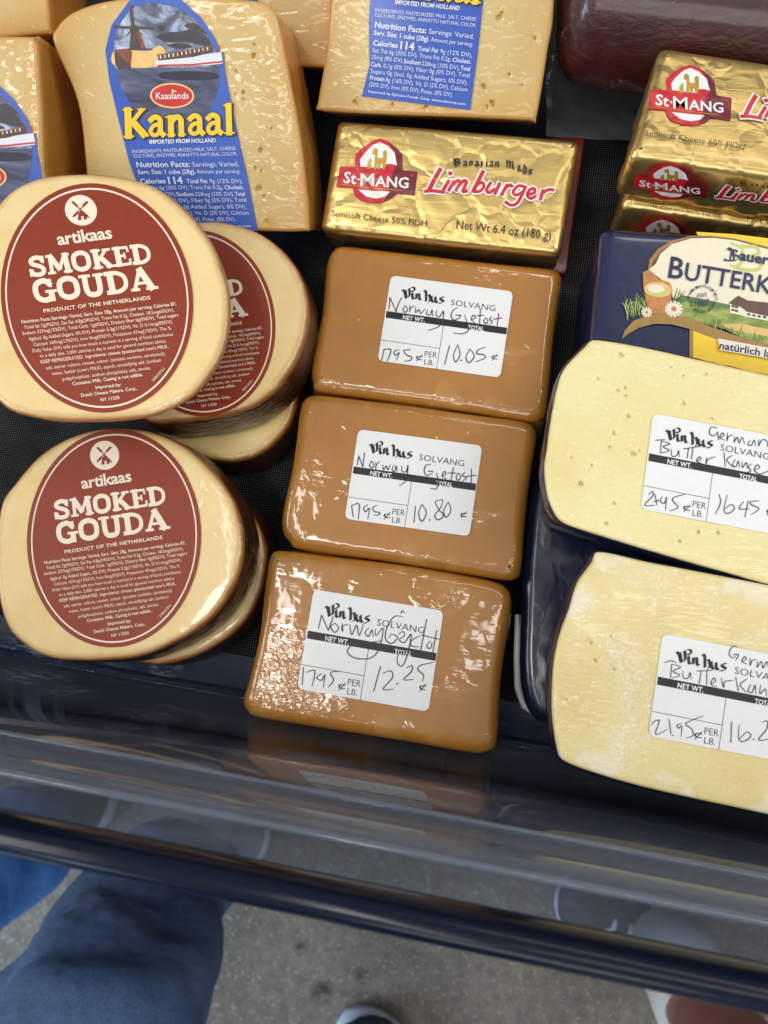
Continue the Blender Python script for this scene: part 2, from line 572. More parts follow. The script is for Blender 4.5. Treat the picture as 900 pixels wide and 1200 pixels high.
def deck_mat():
    m = NT('dark_plastic')
    sc = m.ramp(m.noise(1, 5, 0.7, 0.3, vec=m.mapping((18, 120, 40), (0, 0, 0.15))), [(0.60, 0.0), (0.70, 1.0)])
    sm = None
    for (px, py, r) in ((40, 790, 0.02), (150, 838, 0.012), (195, 772, 0.008), (178, 868, 0.006)):
        p = at(px, py, 0); bl = m.blob((p.x, p.y, 0.66), r * 0.3, r)
        sm = bl if sm is None else m.math('MAXIMUM', sm, bl)
    fine = m.ramp(m.noise(1, 4, 0.7, 0.6, vec=m.mapping((120, 420, 100), (0, 0, -0.12))), [(0.48, 0.0), (0.62, 1.0)])
    sc = m.math('MAXIMUM', sc, m.math('MULTIPLY', m.math('MULTIPLY', sm, fine), 6.0))
    m.set(Base_Color=m.mix(m.math('MULTIPLY', sc, 0.25), (0.026, 0.034, 0.062), (0.22, 0.28, 0.40)), Roughness=0.22, Normal=m.bump(m.noise(25, 2), 0.0006, 0.5))
    return m.m


def denim_mat(name, c):
    m = NT(name)
    f = m.noise(9, 3); w = m.noise(1, 2, 0.5, vec=m.mapping((900, 900, 200)))
    c2 = m.mix(m.ramp(f, [(0.35, 0), (0.65, 1)]), tuple(x * 0.75 for x in c), tuple(min(1, x * 1.6) for x in c))
    m.set(Base_Color=m.mix(m.ramp(w, [(0.4, 0), (0.7, 0.5)]), c2, tuple(x * 0.6 for x in c)), Roughness=0.85, Normal=m.bump(m.noise(14, 3), 0.02, 0.6))
    return m.m


def skin_mat():
    m = NT('skin')
    f = m.noise(30, 4)
    m.set(Base_Color=m.mix(m.ramp(f, [(0.3, 0), (0.7, 1)]), srgb(176, 124, 108), srgb(158, 104, 92)), Roughness=0.5)
    return m.m


def picture_sky():
    m = NT('printed_cloudy_sky')
    f = m.noise(75, 6, 0.65, 0.9, vec=m.mapping((1, 1.6, 1)))
    m.set(Base_Color=m.ramp(f, [(0.34, srgb(44, 42, 54)), (0.48, srgb(98, 102, 124)), (0.60, srgb(160, 172, 196)), (0.72, srgb(220, 220, 224))]), Roughness=0.35, Coat_Weight=0.4)
    return m.m


def picture_water():
    m = NT('printed_water')
    f = m.noise(1, 4, 0.6, 0.4, vec=m.mapping((60, 240, 60)))
    m.set(Base_Color=m.ramp(f, [(0.35, srgb(52, 54, 78)), (0.6, srgb(92, 96, 126)), (0.75, srgb(130, 136, 160))]), Roughness=0.35, Coat_Weight=0.4)
    return m.m


def picture_green():
    m = NT('printed_meadow')
    f = m.noise(160, 4, 0.6, 0.4, vec=m.mapping((1, 2.2, 1)))
    m.set(Base_Color=m.ramp(f, [(0.3, srgb(96, 120, 48)), (0.5, srgb(140, 156, 70)), (0.7, srgb(182, 186, 108))]), Roughness=0.4, Coat_Weight=0.5)
    return m.m


M = {
    'paper': ink('label_paper', srgb(234, 234, 233), 0.5, 0.15, tone=0.03),
    'black': ink('black_ink', (0.012, 0.012, 0.013), 0.5),
    'pen': ink('ball_pen_ink', (0.02, 0.02, 0.025), 0.4),
    'white': ink('white_ink', srgb(240, 240, 238), 0.5),
    'brick': ink('brick_red_label', srgb(143, 50, 19), 0.5, 0.08, tone=0.08),
    'cream': ink('cream_ink', srgb(243, 228, 206), 0.5, 0.3),
    'blue': ink('blue_label', srgb(50, 88, 180), 0.34, 0.4, tone=0.05),
    'yellow': ink('yellow_ink', srgb(246, 204, 40), 0.4, 0.4, tone=0.1),
    'shadow': ink('dark_blue_ink', srgb(26, 26, 52), 0.4, 0.4),
    'pale': ink('pale_blue_ink', srgb(216, 222, 240), 0.4, 0.4),
    'red': ink('red_ink', srgb(196, 32, 36), 0.4, 0.4),
    'wood': ink('printed_dark_timber', srgb(84, 62, 54), 0.4, 0.4, tone=0.4),
    'brickroof': ink('printed_red_roof', srgb(150, 76, 44), 0.4, 0.4, tone=0.4),
    'glow': ink('printed_sunset', srgb(246, 200, 120), 0.4, 0.4, tone=0.2),
    'hull': ink('printed_white_hull', srgb(226, 222, 224), 0.4, 0.4),
    'dusk': ink('printed_dark_cloud', srgb(62, 56, 62), 0.4, 0.4, tone=0.4),
    'sky': picture_sky(), 'water': picture_water(), 'green': picture_green(),
    'foil': foil_mat(),
    'fblack': foil_ink('black_foil_print', (0.02, 0.02, 0.015)),
    'fred': foil_ink('red_foil_print', srgb(200, 30, 44)),
    'fmaroon': foil_ink('maroon_foil_print', srgb(112, 20, 34)),
    'fwhite': foil_ink('white_foil_print', srgb(238, 236, 232)),
    'fgold': foil_ink('gold_foil_print', srgb(200, 156, 50), 0.3),
    'carton': ink('dark_red_carton', srgb(120, 16, 30), 0.35, 0.3),
    'gouda': gouda_mat(), 'wedge': wedge_mat(),
    'butter': butter_mat('butter_cheese', srgb(234, 221, 162), srgb(229, 210, 144), 0.0, 0.22),
    'butter2': butter_mat('frosty_butter_cheese', srgb(230, 212, 152), srgb(222, 198, 130), 0.95, 0.14),
    'navy': navy_mat('navy_wrap'), 'navyprint': navy_mat('navy_carton', (0.010, 0.016, 0.060), 0.2),
    'pcream': ink('printed_cream', srgb(238, 228, 200), 0.35, 0.6, tone=0.05),
    'pgold': ink('printed_gold', srgb(168, 130, 66), 0.35, 0.6, tone=0.2),
    'pbrown': ink('printed_brown', srgb(110, 66, 46), 0.35, 0.6, tone=0.2),
    'pnavy': ink('printed_navy', srgb(28, 36, 84), 0.35, 0.6),
    'pyellow': ink('printed_yellow', srgb(246, 206, 44), 0.35, 0.6, tone=0.06),
    'pwood': ink('printed_wood', srgb(206, 138, 78), 0.35, 0.6, tone=0.3),
    'pwood2': ink('printed_pale_wood', srgb(232, 192, 120), 0.35, 0.6, tone=0.15),
    'plime': ink('printed_lime', srgb(196, 202, 116), 0.35, 0.6),
    'pgrass': ink('printed_grass', srgb(84, 112, 50), 0.35, 0.6, tone=0.3),
    'phill': ink('printed_far_hill', srgb(96, 124, 74), 0.35, 0.6, tone=0.3),
    'proof': ink('printed_roof', srgb(104, 74, 62), 0.35, 0.6, tone=0.3),
    'pwall': ink('printed_house_wall', srgb(232, 224, 206), 0.35, 0.6),
    'deck': deck_mat(), 'panel': ink('navy_panel', (0.036, 0.047, 0.086), 0.3, tone=0.2), 'mat': mat_mat(), 'floor': concrete_mat(),
    'rail': None,
    'acrylic': clear_mat('clear_acrylic', (0.80, 0.86, 0.95), 0.06, 0.025, 0.06, ((35, 782, 0.018, 1.0), (80, 800, 0.014, 0.8), (160, 838, 0.014, 0.8), (200, 830, 0.008, .7), (70, 868, 0.006, 0.5), (690, 905, 0.008, 0.4))),
    'channel': clear_mat('milky_plastic', (0.70, 0.75, 0.84), 0.13, 0.10, 0.04),
    'film': clear_mat('clear_film', (0.9, 0.9, 0.9), 0.05, 0.06),
    'wrapper': clear_mat('crinkled_plastic', (0.55, 0.53, 0.52), 0.08, 0.16),
    'denim': denim_mat('dark_denim', srgb(82, 108, 146)), 'denim2': denim_mat('bright_denim', srgb(84, 142, 220)),
    'skin': skin_mat(),
    'shoe': ink('pale_grey_shoe', srgb(150, 156, 170), 0.7, tone=0.2),
    'shoewhite': ink('white_shoe_leather', srgb(205, 212, 226), 0.5, tone=0.1),
    'shoedark': ink('dark_shoe_fabric', srgb(60, 62, 72), 0.8, tone=0.3),
    'sock': ink('white_sock_cotton', srgb(222, 228, 238), 0.9, tone=0.1),
}
rm = NT('navy_rail_paint'); rm.set(Base_Color=(0.005, 0.008, 0.020), Roughness=0.2, Specular_IOR_Level=0.25, Normal=rm.bump(rm.noise(60, 2), 0.0002, 0.5)); M['rail'] = rm.m
sm_ = NT('smoked_sausage_skin')
sm_.set(Base_Color=sm_.mix(sm_.ramp(sm_.noise(40, 4), [(0.35, 0), (0.7, 1)]), srgb(50, 17, 16), srgb(72, 25, 22)), Roughness=0.36, Coat_Weight=0.5, Coat_Roughness=0.12,
        Normal=sm_.bump(sm_.noise(1, 5, 0.65, 1.0, vec=sm_.mapping((140, 300, 300))), 0.0011, 0.6))
fr_ = sm_.math('MULTIPLY', sm_.ramp(sm_.noise(30, 3), [(0.56, 0), (0.64, 1)]), sm_.ramp(sm_.noise(500, 3), [(0.55, 0), (0.62, 1)]))
bc_ = sm_.b.inputs['Base Color'].links[0].from_socket
sm_.link(sm_.mix(sm_.math('MULTIPLY', fr_, 0.6), bc_, srgb(190, 170, 165)), sm_.b.inputs['Base Color'])
M['sausage'] = sm_.m


# ------------------------------------------------------------------ printing and lettering
TXT = {}


def font_mesh(body, bold, shear, spacing=1.0):
    key = (body, bold, shear, spacing)
    if key in TXT:
        return TXT[key]
    c = bpy.data.curves.new('lettering', 'FONT'); c.body = body; c.size = 1.0; c.resolution_u = 2
    c.offset = bold; c.shear = shear; c.space_character = spacing; c.fill_mode = 'FRONT'
    o = bpy.data.objects.new('lettering', c); COL.objects.link(o)
    dg = bpy.context.evaluated_depsgraph_get()
    me = bpy.data.meshes.new_from_object(o.evaluated_get(dg))
    V = [(v.co.x, v.co.y) for v in me.vertices]; F = [tuple(p.vertices) for p in me.polygons]
    bpy.data.objects.remove(o); bpy.data.curves.remove(c); bpy.data.meshes.remove(me)
    x0 = min(v[0] for v in V); x1 = max(v[0] for v in V)
    TXT[key] = ([(x - x0, y) for x, y in V], F, x1 - x0)
    return TXT[key]


class Print:
    """flat printing on a plane of an object; every call is a layer a few hundredths of a millimetre above the last"""
    def __init__(s, plane, mp, h0=0.00025):
        s.pl, s.mp, s.h = plane, mp, h0
        s.V, s.F, s.I, s.mats = [], [], [], []
        s.d = 0.000014

    def mi(s, m):
        if m not in s.mats:
            s.mats.append(m)
        return s.mats.index(m)

    def P(s, x, y):
        q = s.pl.uv(*s.mp(x, y))
        return s.pl.p(q.x, q.y, s.h)

    def faces(s, pts, F, m):
        k = len(s.V)
        s.V += [s.P(x, y) for x, y in pts]
        s.F += [tuple(k + i for i in f) for f in F]; s.I += [s.mi(m)] * len(F)

    def poly(s, pts, m, smooth=0, up=True):
        if smooth:
            pts = [tuple(p) for p in spline(pts, smooth)]
        P2 = [Vector(p) for p in pts]
        cv, ce, cf, _, _, _ = delaunay_2d_cdt(P2, [], [list(range(len(P2)))], 1, 1e-6)
        if up:
            s.h += s.d
        s.faces([tuple(v) for v in cv], [tuple(f) for f in cf], m)

    def ell(s, c, rx, ry, m, ang=0.0, n=40):
        ca, sa = math.cos(ang), math.sin(ang)
        s.poly([(c[0] + rx * math.cos(t) * ca - ry * math.sin(t) * sa, c[1] + rx * math.cos(t) * sa + ry * math.sin(t) * ca)
                for t in [2 * math.pi * i / n for i in range(n)]], m)

    def line(s, pts, w, m, smooth=0, closed=False, up=True, taper=1.0):
        if smooth and len(pts) > 2:
            pts = [tuple(p) for p in spline(pts, smooth, closed)]
        P = [Vector(p) for p in pts]
        n = len(P); L, R = [], []
        for i in range(n):
            a = P[i - 1] if (i or closed) else P[i]; b = P[(i + 1) % n] if (i < n - 1 or closed) else P[i]
            t = (b - a)
            t = t.normalized() if t.length > 1e-9 else Vector((1, 0))
            ww = w * (taper + (1 - taper) * math.sin(math.pi * min(1, max(0, (i + .5) / n)))) * 0.5
            nn = Vector((-t.y, t.x)) * ww
            e = Vector((0, 0))
            if not closed and i == 0:
                e = -t * w * 0.25
            if not closed and i == n - 1:
                e = t * w * 0.25
            L.append(P[i] + nn + e); R.append(P[i] - nn + e)
        if up:
            s.h += s.d * 0.08
        pts2 = [tuple(p) for p in L] + [tuple(p) for p in R]
        F = [(i, i + 1, n + i + 1, n + i) for i in range(n - 1)]
        if closed:
            F.append((n - 1, 0, n, 2 * n - 1))
        s.faces(pts2, F, m)

    def nib(s, pts, m, nv, smooth=0):
        """broad pen with a fixed angle"""
        if smooth and len(pts) > 2:
            pts = [tuple(p) for p in spline(pts, smooth, False)]
        n = len(pts)
        a = [(p[0] + nv[0], p[1] + nv[1]) for p in pts]; b = [(p[0] - nv[0], p[1] - nv[1]) for p in pts]
        s.h += s.d * 0.3
        s.faces(a + b, [(i, i + 1, n + i + 1, n + i) for i in range(n - 1)], m)

    def text(s, body, p0, p1, h, m, bold=0.0, shear=0.0, spacing=1.0, up=None):
        V, F, w = font_mesh(body, bold, shear, spacing)
        a = Vector((p1[0] - p0[0], p1[1] - p0[1])) / w
        t = a.normalized()
        u = (Vector(up).normalized() if up else Vector((t.y, -t.x))) * (h / 0.73)
        s.h += s.d
        s.faces([(p0[0] + a.x * x + u.x * y, p0[1] + a.y * x + u.y * y) for x, y in V], F, m)

    def glyphs(s, body, D, p0, p1, h, m, gap=0.08, up=None, grow=0.0, shift=(0, 0)):
        w = sum(D[c][0] for c in body) + gap * (len(body) - 1)
        a = Vector((p1[0] - p0[0], p1[1] - p0[1])) / w
        t = a.normalized(); u = (Vector(up).normalized() if up else Vector((t.y, -t.x))) * h
        f = lambda x, y: (p0[0] + shift[0] + a.x * x + u.x * y, p0[1] + shift[1] + a.y * x + u.y * y)
        x = 0.0
        for c in body:
            for st in D[c][1]:
                pts, wd = st[0], st[1]; sm = st[2] if len(st) > 2 else 0
                closed = len(st) > 3
                s.line([f(x + q[0], q[1]) for q in pts], (wd * (1.22 if D is SLAB else 1.0) + grow) * h * (a.length / h * 0.5 + 0.5), m, sm, closed)
            x += D[c][0] + gap

    def build(s, name, parent):
        return mesh_obj(name, s.V, s.F, [M[m] for m in s.mats], parent, mi=s.I, smooth=False)


T_ = 0.21
SLAB = {
    'S': (.78, [([(.66, .78), (.58, .92), (.38, .96), (.18, .86), (.16, .68), (.36, .55), (.56, .45), (.66, .29), (.58, .09), (.36, .04), (.16, .10), (.10, .28)], .18, 4), ([(.70, 1.0), (.68, .66)], .09), ([(.05, .0), (.07, .36)], .09)]),
    'M': (1.06, [([(.16, .02), (.19, .98)], .15), ([(.20, .97), (.53, .22)], .21), ([(.53, .22), (.85, .97)], .13), ([(.86, .98), (.90, .02)], .22), ([(.0, .045), (.32, .045)], .10), ([(.72, .045), (1.06, .045)], .10), ([(.02, .955), (.26, .955)], .10), ([(.82, .955), (1.04, .955)], .10)]),
    'O': (.86, [([(.43, .95), (.16, .82), (.10, .5), (.16, .18), (.43, .05), (.70, .18), (.76, .5), (.70, .82)], .19, 4, 1)]),
    'K': (.92, [([(.20, .02), (.20, .98)], .22), ([(.02, .045), (.40, .045)], .10), ([(.02, .955), (.40, .955)], .10), ([(.26, .40), (.70, .95)], .12), ([(.40, .56), (.76, .04)], .21), ([(.54, .955), (.86, .955)], .10), ([(.60, .045), (.94, .045)], .10)]),
    'E': (.76, [([(.20, .02), (.20, .98)], .22), ([(.02, .05), (.70, .05)], .11), ([(.02, .95), (.66, .95)], .11), ([(.2, .52), (.50, .52)], .10), ([(.69, .02), (.72, .30)], .09), ([(.65, .98), (.68, .72)], .09), ([(.50, .66), (.50, .38)], .08)]),
    'D': (.88, [([(.20, .02), (.20, .98)], .22), ([(.02, .95), (.22, .95), (.46, .94), (.70, .78), (.77, .5), (.70, .22), (.46, .06), (.22, .05), (.02, .05)], .15, 4)]),
    'G': (.90, [([(.70, .76), (.58, .92), (.42, .96), (.18, .82), (.11, .5), (.18, .18), (.42, .04), (.62, .10), (.70, .2)], .19, 4), ([(.70, .02), (.70, .42)], .20), ([(.50, .44), (.90, .44)], .10), ([(.73, 1.0), (.72, .66)], .09)]),
    'U': (.92, [([(.20, .97), (.20, .34), (.28, .10), (.47, .045), (.64, .10), (.72, .34), (.72, .97)], .19, 4), ([(.0, .955), (.40, .955)], .10), ([(.55, .955), (.90, .955)], .10)]),
    'A': (.98, [([(.12, .03), (.44, .99)], .13), ([(.44, .99), (.80, .03)], .23), ([(.25, .33), (.62, .33)], .10), ([(.0, .045), (.30, .045)], .10), ([(.58, .045), (1.0, .045)], .10)]),
}
FLARE = {
    'K': (.88, [([(.20, 0.0), (.20, 1.0)], .25), ([(.02, .97), (.38, .97)], .06), ([(.02, .03), (.40, .03)], .06), ([(.28, .46), (.74, .96)], .15), ([(.36, .55), (.80, .05)], .25), ([(.58, .97), (.86, .97)], .06), ([(.66, .03), (.94, .03)], .06)]),
    'a': (.62, [([(.08, .55), (.26, .68), (.44, .60), (.46, .40), (.46, .16), (.58, .03)], .19, 4), ([(.46, .42), (.22, .38), (.09, .20), (.18, .05), (.34, .07), (.46, .20)], .15, 4)]),
    'n': (.74, [([(.18, .68), (.18, .0)], .21), ([(.0, .66), (.18, .66)], .06), ([(.20, .50), (.38, .66), (.54, .58), (.56, .40), (.56, .0)], .20, 4), ([(.04, .03), (.32, .03)], .06), ([(.44, .03), (.72, .03)], .06)]),
    'l': (.40, [([(.20, .0), (.20, 1.04)], .22), ([(.04, 1.0), (.20, 1.02)], .07), ([(.02, .03), (.40, .03)], .06)]),
}


def fit_affine(src, dst):
    """least-squares affine (x,y)->(x,y)"""
    import numpy as np
    A = np.array([[x, y, 1] for x, y in src], float); B = np.array(dst, float)
    K, *_ = np.linalg.lstsq(A, B, rcond=None)
    return lambda x, y: (K[0, 0] * x + K[1, 0] * y + K[2, 0], K[0, 1] * x + K[1, 1] * y + K[2, 1])


def quad_map(src, dst):
    """projective map taking four corners to four corners"""
    import numpy as np
    A, b = [], []
    for (x, y), (u, v) in zip(src, dst):
        A.append([x, y, 1, 0, 0, 0, -u * x, -u * y]); b.append(u)
        A.append([0, 0, 0, x, y, 1, -v * x, -v * y]); b.append(v)
    k = np.linalg.solve(np.array(A, float), np.array(b, float))

    def f(x, y):
        w = k[6] * x + k[7] * y + 1
        return ((k[0] * x + k[1] * y + k[2]) / w, (k[3] * x + k[4] * y + k[5]) / w)
    return f


def rround(corners, r, n=5):
    """rounded quadrilateral"""
    out = []; m = len(corners); C = [Vector(c) for c in corners]
    for i in range(m):
        a, b, c = C[i - 1], C[i], C[(i + 1) % m]
        p, q = b + (a - b).normalized() * r, b + (c - b).normalized() * r
        for k in range(n + 1):
            t = k / n
            out.append(tuple((1 - t) ** 2 * p + 2 * t * (1 - t) * b + t * t * q))
    return out


def pxmap(pl, pts, z=None):
    return [pl.uv(*p) for p in pts]


# ------------------------------------------------------------------ the setting: floor, display case
V, F = [Vector((-4, -4, FLOOR_Z)), Vector((4, -4, FLOOR_Z)), Vector((4, 4, FLOOR_Z)), Vector((-4, 4, FLOOR_Z))], [(0, 1, 2, 3)]
structure(mesh_obj('floor', V, F, M['floor']))

GY = -0.0585                                                         # inner face of the clear front
X0, X1 = -0.62, 0.75
case = thing('display_case', 'dark navy open display case with clear front lip and rounded rail, holding all the cheese', 'display case', (0, 0, FLOOR_Z))
mesh_obj('deck', *box(X0, X1, GY + 0.0165, 0.50, -0.012, 0.0, 0.001), M['deck'], case)
mesh_obj('perforated_liner', *box(X0 + 0.01, X1 - 0.01, -0.0265, 0.49, 0.0003, 0.0016), M['mat'], case)
mesh_obj('base_cabinet', *box(X0, X1, GY + 0.012, 0.50, FLOOR_Z + 0.01, -0.0125, 0.002), M['deck'], case)


def lean(vf):
    """the clear front leans a few degrees outwards towards its top"""
    return [Vector((v.x, v.y - (v.z - 0.12) * 0.13, v.z)) for v in vf[0]], vf[1]


mesh_obj('front_panel', *lean(box(X0, X1, GY - 0.0062, GY - 0.0043, -0.012, 0.104, 0.0006)), M['panel'], case)
mesh_obj('clear_lip', *lean(box(X0, X1, GY - 0.0040, GY, 0.0002, 0.158)), M['acrylic'], case)
mesh_obj('back_wall', *box(X0, X1, 0.502, 0.52, -0.012, 0.36, 0.002), M['deck'], case)
mesh_obj('side_wall', *box(X0 - 0.02, X0 - 0.002, GY, 0.52, -0.012, 0.30, 0.002), M['deck'], case)
mesh_obj('side_wall', *box(X1 + 0.002, X1 + 0.02, GY, 0.52, -0.012, 0.30, 0.002), M['deck'], case)
ch = mesh_obj('ticket_channel', *lean(box(X0, X1, GY + 0.0004, GY + 0.0014, 0.106, 0.134)), M['channel'], case)
for z in (0.1055, 0.134):
    mesh_obj('channel_bead', *lean(tube([(X0, GY + 0.0012, z), (X1, GY + 0.0012, z)], 0.0011, 10)), M['channel'], ch)
# rounded rail along the top of the lip
prof = [(-0.0010, 0.150), (-0.0002, 0.1560), (-0.0022, 0.1600), (-0.0056, 0.1612), (-0.0080, 0.1598), (-0.0092, 0.1560), (-0.0092, 0.1490), (-0.0082, 0.1455), (-0.0066, 0.1445), (-0.0048, 0.1485)]
pr = [Vector(p) for p in spline(prof, 4)]
V, F = [], []
for x in (X0 - 0.02, X1 + 0.02):
    V += [Vector((x, GY - 0.0036 + p.x, p.y)) for p in pr]
n = len(pr)
F = [(i, (i + 1) % n, n + (i + 1) % n, n + i) for i in range(n)] + [tuple(range(n)), tuple(range(2 * n - 1, n - 1, -1))]
mesh_obj('rail', V, F, M['rail'], case)

# ------------------------------------------------------------------ price labels
L1Z = zm(436, 318, 5.294); L1C = [(118, 28), (876, 128), (795, 662), (35, 556)]
L4Z = zm(748, 480, 5.92); L4C = [(100, 28), (1039, 204), (954, 870), (15, 690)]
L4to1 = quad_map(L4C, L1C)
VINHUS = [[(190, 146), (206, 160), (220, 212)], [(212, 150), (224, 214)], [(243, 140), (246, 196), (222, 216)], [(232, 146), (258, 130), (282, 136), (284, 158), (272, 156)],
          [(268, 172), (270, 212), (282, 224)], [(262, 158), (274, 164)],
          [(298, 182), (300, 224)], [(298, 192), (318, 184), (324, 226), (338, 232)],
          [(358, 160), (372, 176), (374, 246)], [(374, 204), (396, 196), (406, 236), (388, 258)], [(362, 250), (382, 240)],
          [(414, 208), (418, 244), (436, 256)], [(444, 214), (448, 250), (462, 262)], [(436, 256), (448, 244)],
          [(510, 222), (486, 222), (484, 236), (506, 250), (498, 264), (472, 266)]]


def price_label(parent, plane, zmap, corners, pen, cent='¢', w=5.5, h0=0.0003):
    k = quad_map(L1C, corners)
    P = Print(plane, lambda x, y: zmap(*k(x, y)), h0)
    P.poly(rround(L1C, 38), 'paper')
    P.poly([(90, 248), (838.5, 352), (833, 394), (84, 290)], 'black')
    P.text('NET WT.', (190, 299), (325, 318), 27, 'white', 0.018)
    P.text('TOTAL', (592, 360), (692, 373), 27, 'white', 0.018)
    P.line([(443, 340), (400, 609)], 3.2, 'black'); P.line([(57, 428), (420, 480)], 3.2, 'black')
    P.text('¢', (270, 549), (312, 555), 42, 'black', 0.004); P.text('PER', (325, 531), (400, 541), 38, 'black', -0.006); P.text('LB.', (323, 579), (382, 587), 36, 'black', -0.006)
    P.text('¢', (738, 545), (778, 550), 40, 'black', 0.004)
    for st in VINHUS:
        P.nib([L4to1(*q) for q in st], 'black', (7.6, -4.2) if len(st) != 5 else (6.0, -3.0), 3)
    P.text('SOLVANG', (488, 212), (762, 251), 38, 'black', -0.010)
    P.mp = zmap
    for st in pen:
        if len(st) == 1:
            P.ell(st[0], w * 0.8, w * 0.8, 'pen', n=8)
        else:
            P.line(st, w, 'pen', 5, taper=0.55)
    return P.build('price_label', parent)


PEN1 = [[(105, 240), (112, 165)], [(112, 165), (150, 255)], [(150, 255), (160, 215), (185, 165)], [(205, 215), (192, 240), (205, 258), (222, 240), (208, 216)], [(235, 215), (235, 255), (238, 232), (262, 218)],
        [(272, 225), (270, 260), (292, 240), (302, 265), (330, 235)], [(345, 240), (338, 268), (362, 272), (372, 242), (378, 282)], [(400, 245), (398, 275), (420, 285), (442, 250), (440, 300), (415, 345), (350, 370)],
        [(528, 230), (500, 248), (490, 285), (512, 306), (545, 288), (540, 274)], [(518, 274), (552, 276)], [(575, 275), (590, 330), (598, 368), (560, 390), (505, 385)], [(615, 304), (640, 292), (630, 275), (614, 300), (640, 325)],
        [(672, 240), (666, 325)], [(650, 280), (692, 275)], [(706, 290), (692, 312), (706, 328), (718, 310), (706, 290)], [(742, 285), (728, 300), (746, 315), (730, 332)], [(785, 265), (775, 340)], [(755, 300), (805, 292)],
        [(76, 488), (60, 555)], [(72, 488), (118, 490), (95, 560)], [(168, 490), (138, 500), (146, 525), (170, 506), (150, 555)], [(238, 490), (198, 494), (215, 522), (246, 535), (238, 555), (200, 560)],
        [(480, 465), (450, 580)], [(530, 460), (506, 520), (518, 566), (545, 520), (532, 460)], [(552, 555)], [(606, 485), (582, 535), (600, 570), (634, 530), (608, 485)], [(702, 474), (658, 490), (650, 514), (690, 520), (700, 540), (640, 566)]]
PEN2 = [[(110, 250), (120, 195)], [(120, 195), (145, 262)], [(145, 262), (155, 175)], [(200, 225), (186, 250), (200, 270), (212, 250), (202, 226)], [(225, 235), (225, 275), (228, 250), (250, 226)],
        [(268, 250), (272, 280), (290, 256), (300, 280), (314, 248)], [(338, 250), (326, 278), (342, 290), (352, 255), (358, 290)], [(386, 255), (388, 290), (414, 290), (425, 250), (412, 345), (370, 378)],
        [(566, 245), (534, 254), (525, 290), (542, 315), (576, 300)], [(550, 288), (580, 291)], [(600, 300), (612, 350), (600, 396), (565, 395)], [(640, 318), (660, 306), (650, 290), (636, 320), (660, 335)],
        [(706, 265), (690, 345)], [(675, 300), (722, 300)], [(736, 300), (722, 325), (736, 345), (750, 325), (738, 300)], [(778, 295), (760, 315), (786, 330), (760, 350)], [(816, 275), (816, 360)], [(785, 320), (845, 315)],
        [(75, 502), (85, 570)], [(78, 500), (122, 494), (116, 586)], [(178, 495), (150, 515), (160, 540), (186, 518), (175, 586)], [(232, 500), (206, 514), (216, 538), (250, 545), (242, 560), (214, 560)],
        [(470, 505), (462, 605)], [(510, 495), (490, 550), (510, 600), (538, 545), (512, 495)], [(558, 590)], [(640, 465), (594, 478), (618, 530), (645, 562), (612, 590), (590, 562), (628, 512), (640, 465)], [(672, 480), (645, 535), (660, 575), (690, 530), (674, 480)]]
PEN3 = [[(148, 258), (165, 178)], [(165, 178), (205, 270)], [(205, 270), (220, 225), (235, 185)], [(242, 225), (220, 250), (242, 280), (265, 255), (244, 226)], [(285, 230), (290, 275), (284, 248), (320, 232)],
        [(330, 235), (342, 295), (370, 238), (386, 300), (410, 230)], [(442, 255), (420, 280), (440, 305), (460, 265), (468, 305)], [(480, 260), (484, 300), (526, 255), (500, 380), (450, 430), (370, 432), (320, 402), (332, 364), (400, 345), (520, 330)],
        [(642, 190), (592, 187), (548, 250), (540, 318), (575, 345), (610, 310), (575, 290), (560, 312)], [(612, 292), (642, 275), (650, 300), (620, 322), (650, 340), (690, 290), (670, 400), (640, 475), (610, 460), (615, 410), (680, 370)],
        [(738, 300), (690, 330), (692, 360), (736, 365)], [(780, 205), (745, 385)], [(750, 296), (850, 320)], [(802, 330), (780, 360), (800, 375), (812, 340)], [(838, 270), (815, 400)], [(630, 170), (636, 155), (650, 165)],
        [(60, 485), (52, 585)], [(75, 515), (126, 505), (110, 595)], [(168, 520), (136, 545), (165, 560), (186, 528), (175, 600)], [(272, 508), (218, 515), (236, 560), (205, 600)],
        [(510, 480), (470, 625)], [(525, 520), (570, 505), (580, 545), (525, 612), (586, 612)], [(608, 580)], [(662, 488), (696, 475), (690, 510), (645, 556), (702, 555)], [(820, 455), (742, 474), (730, 500), (762, 530), (755, 566)]]
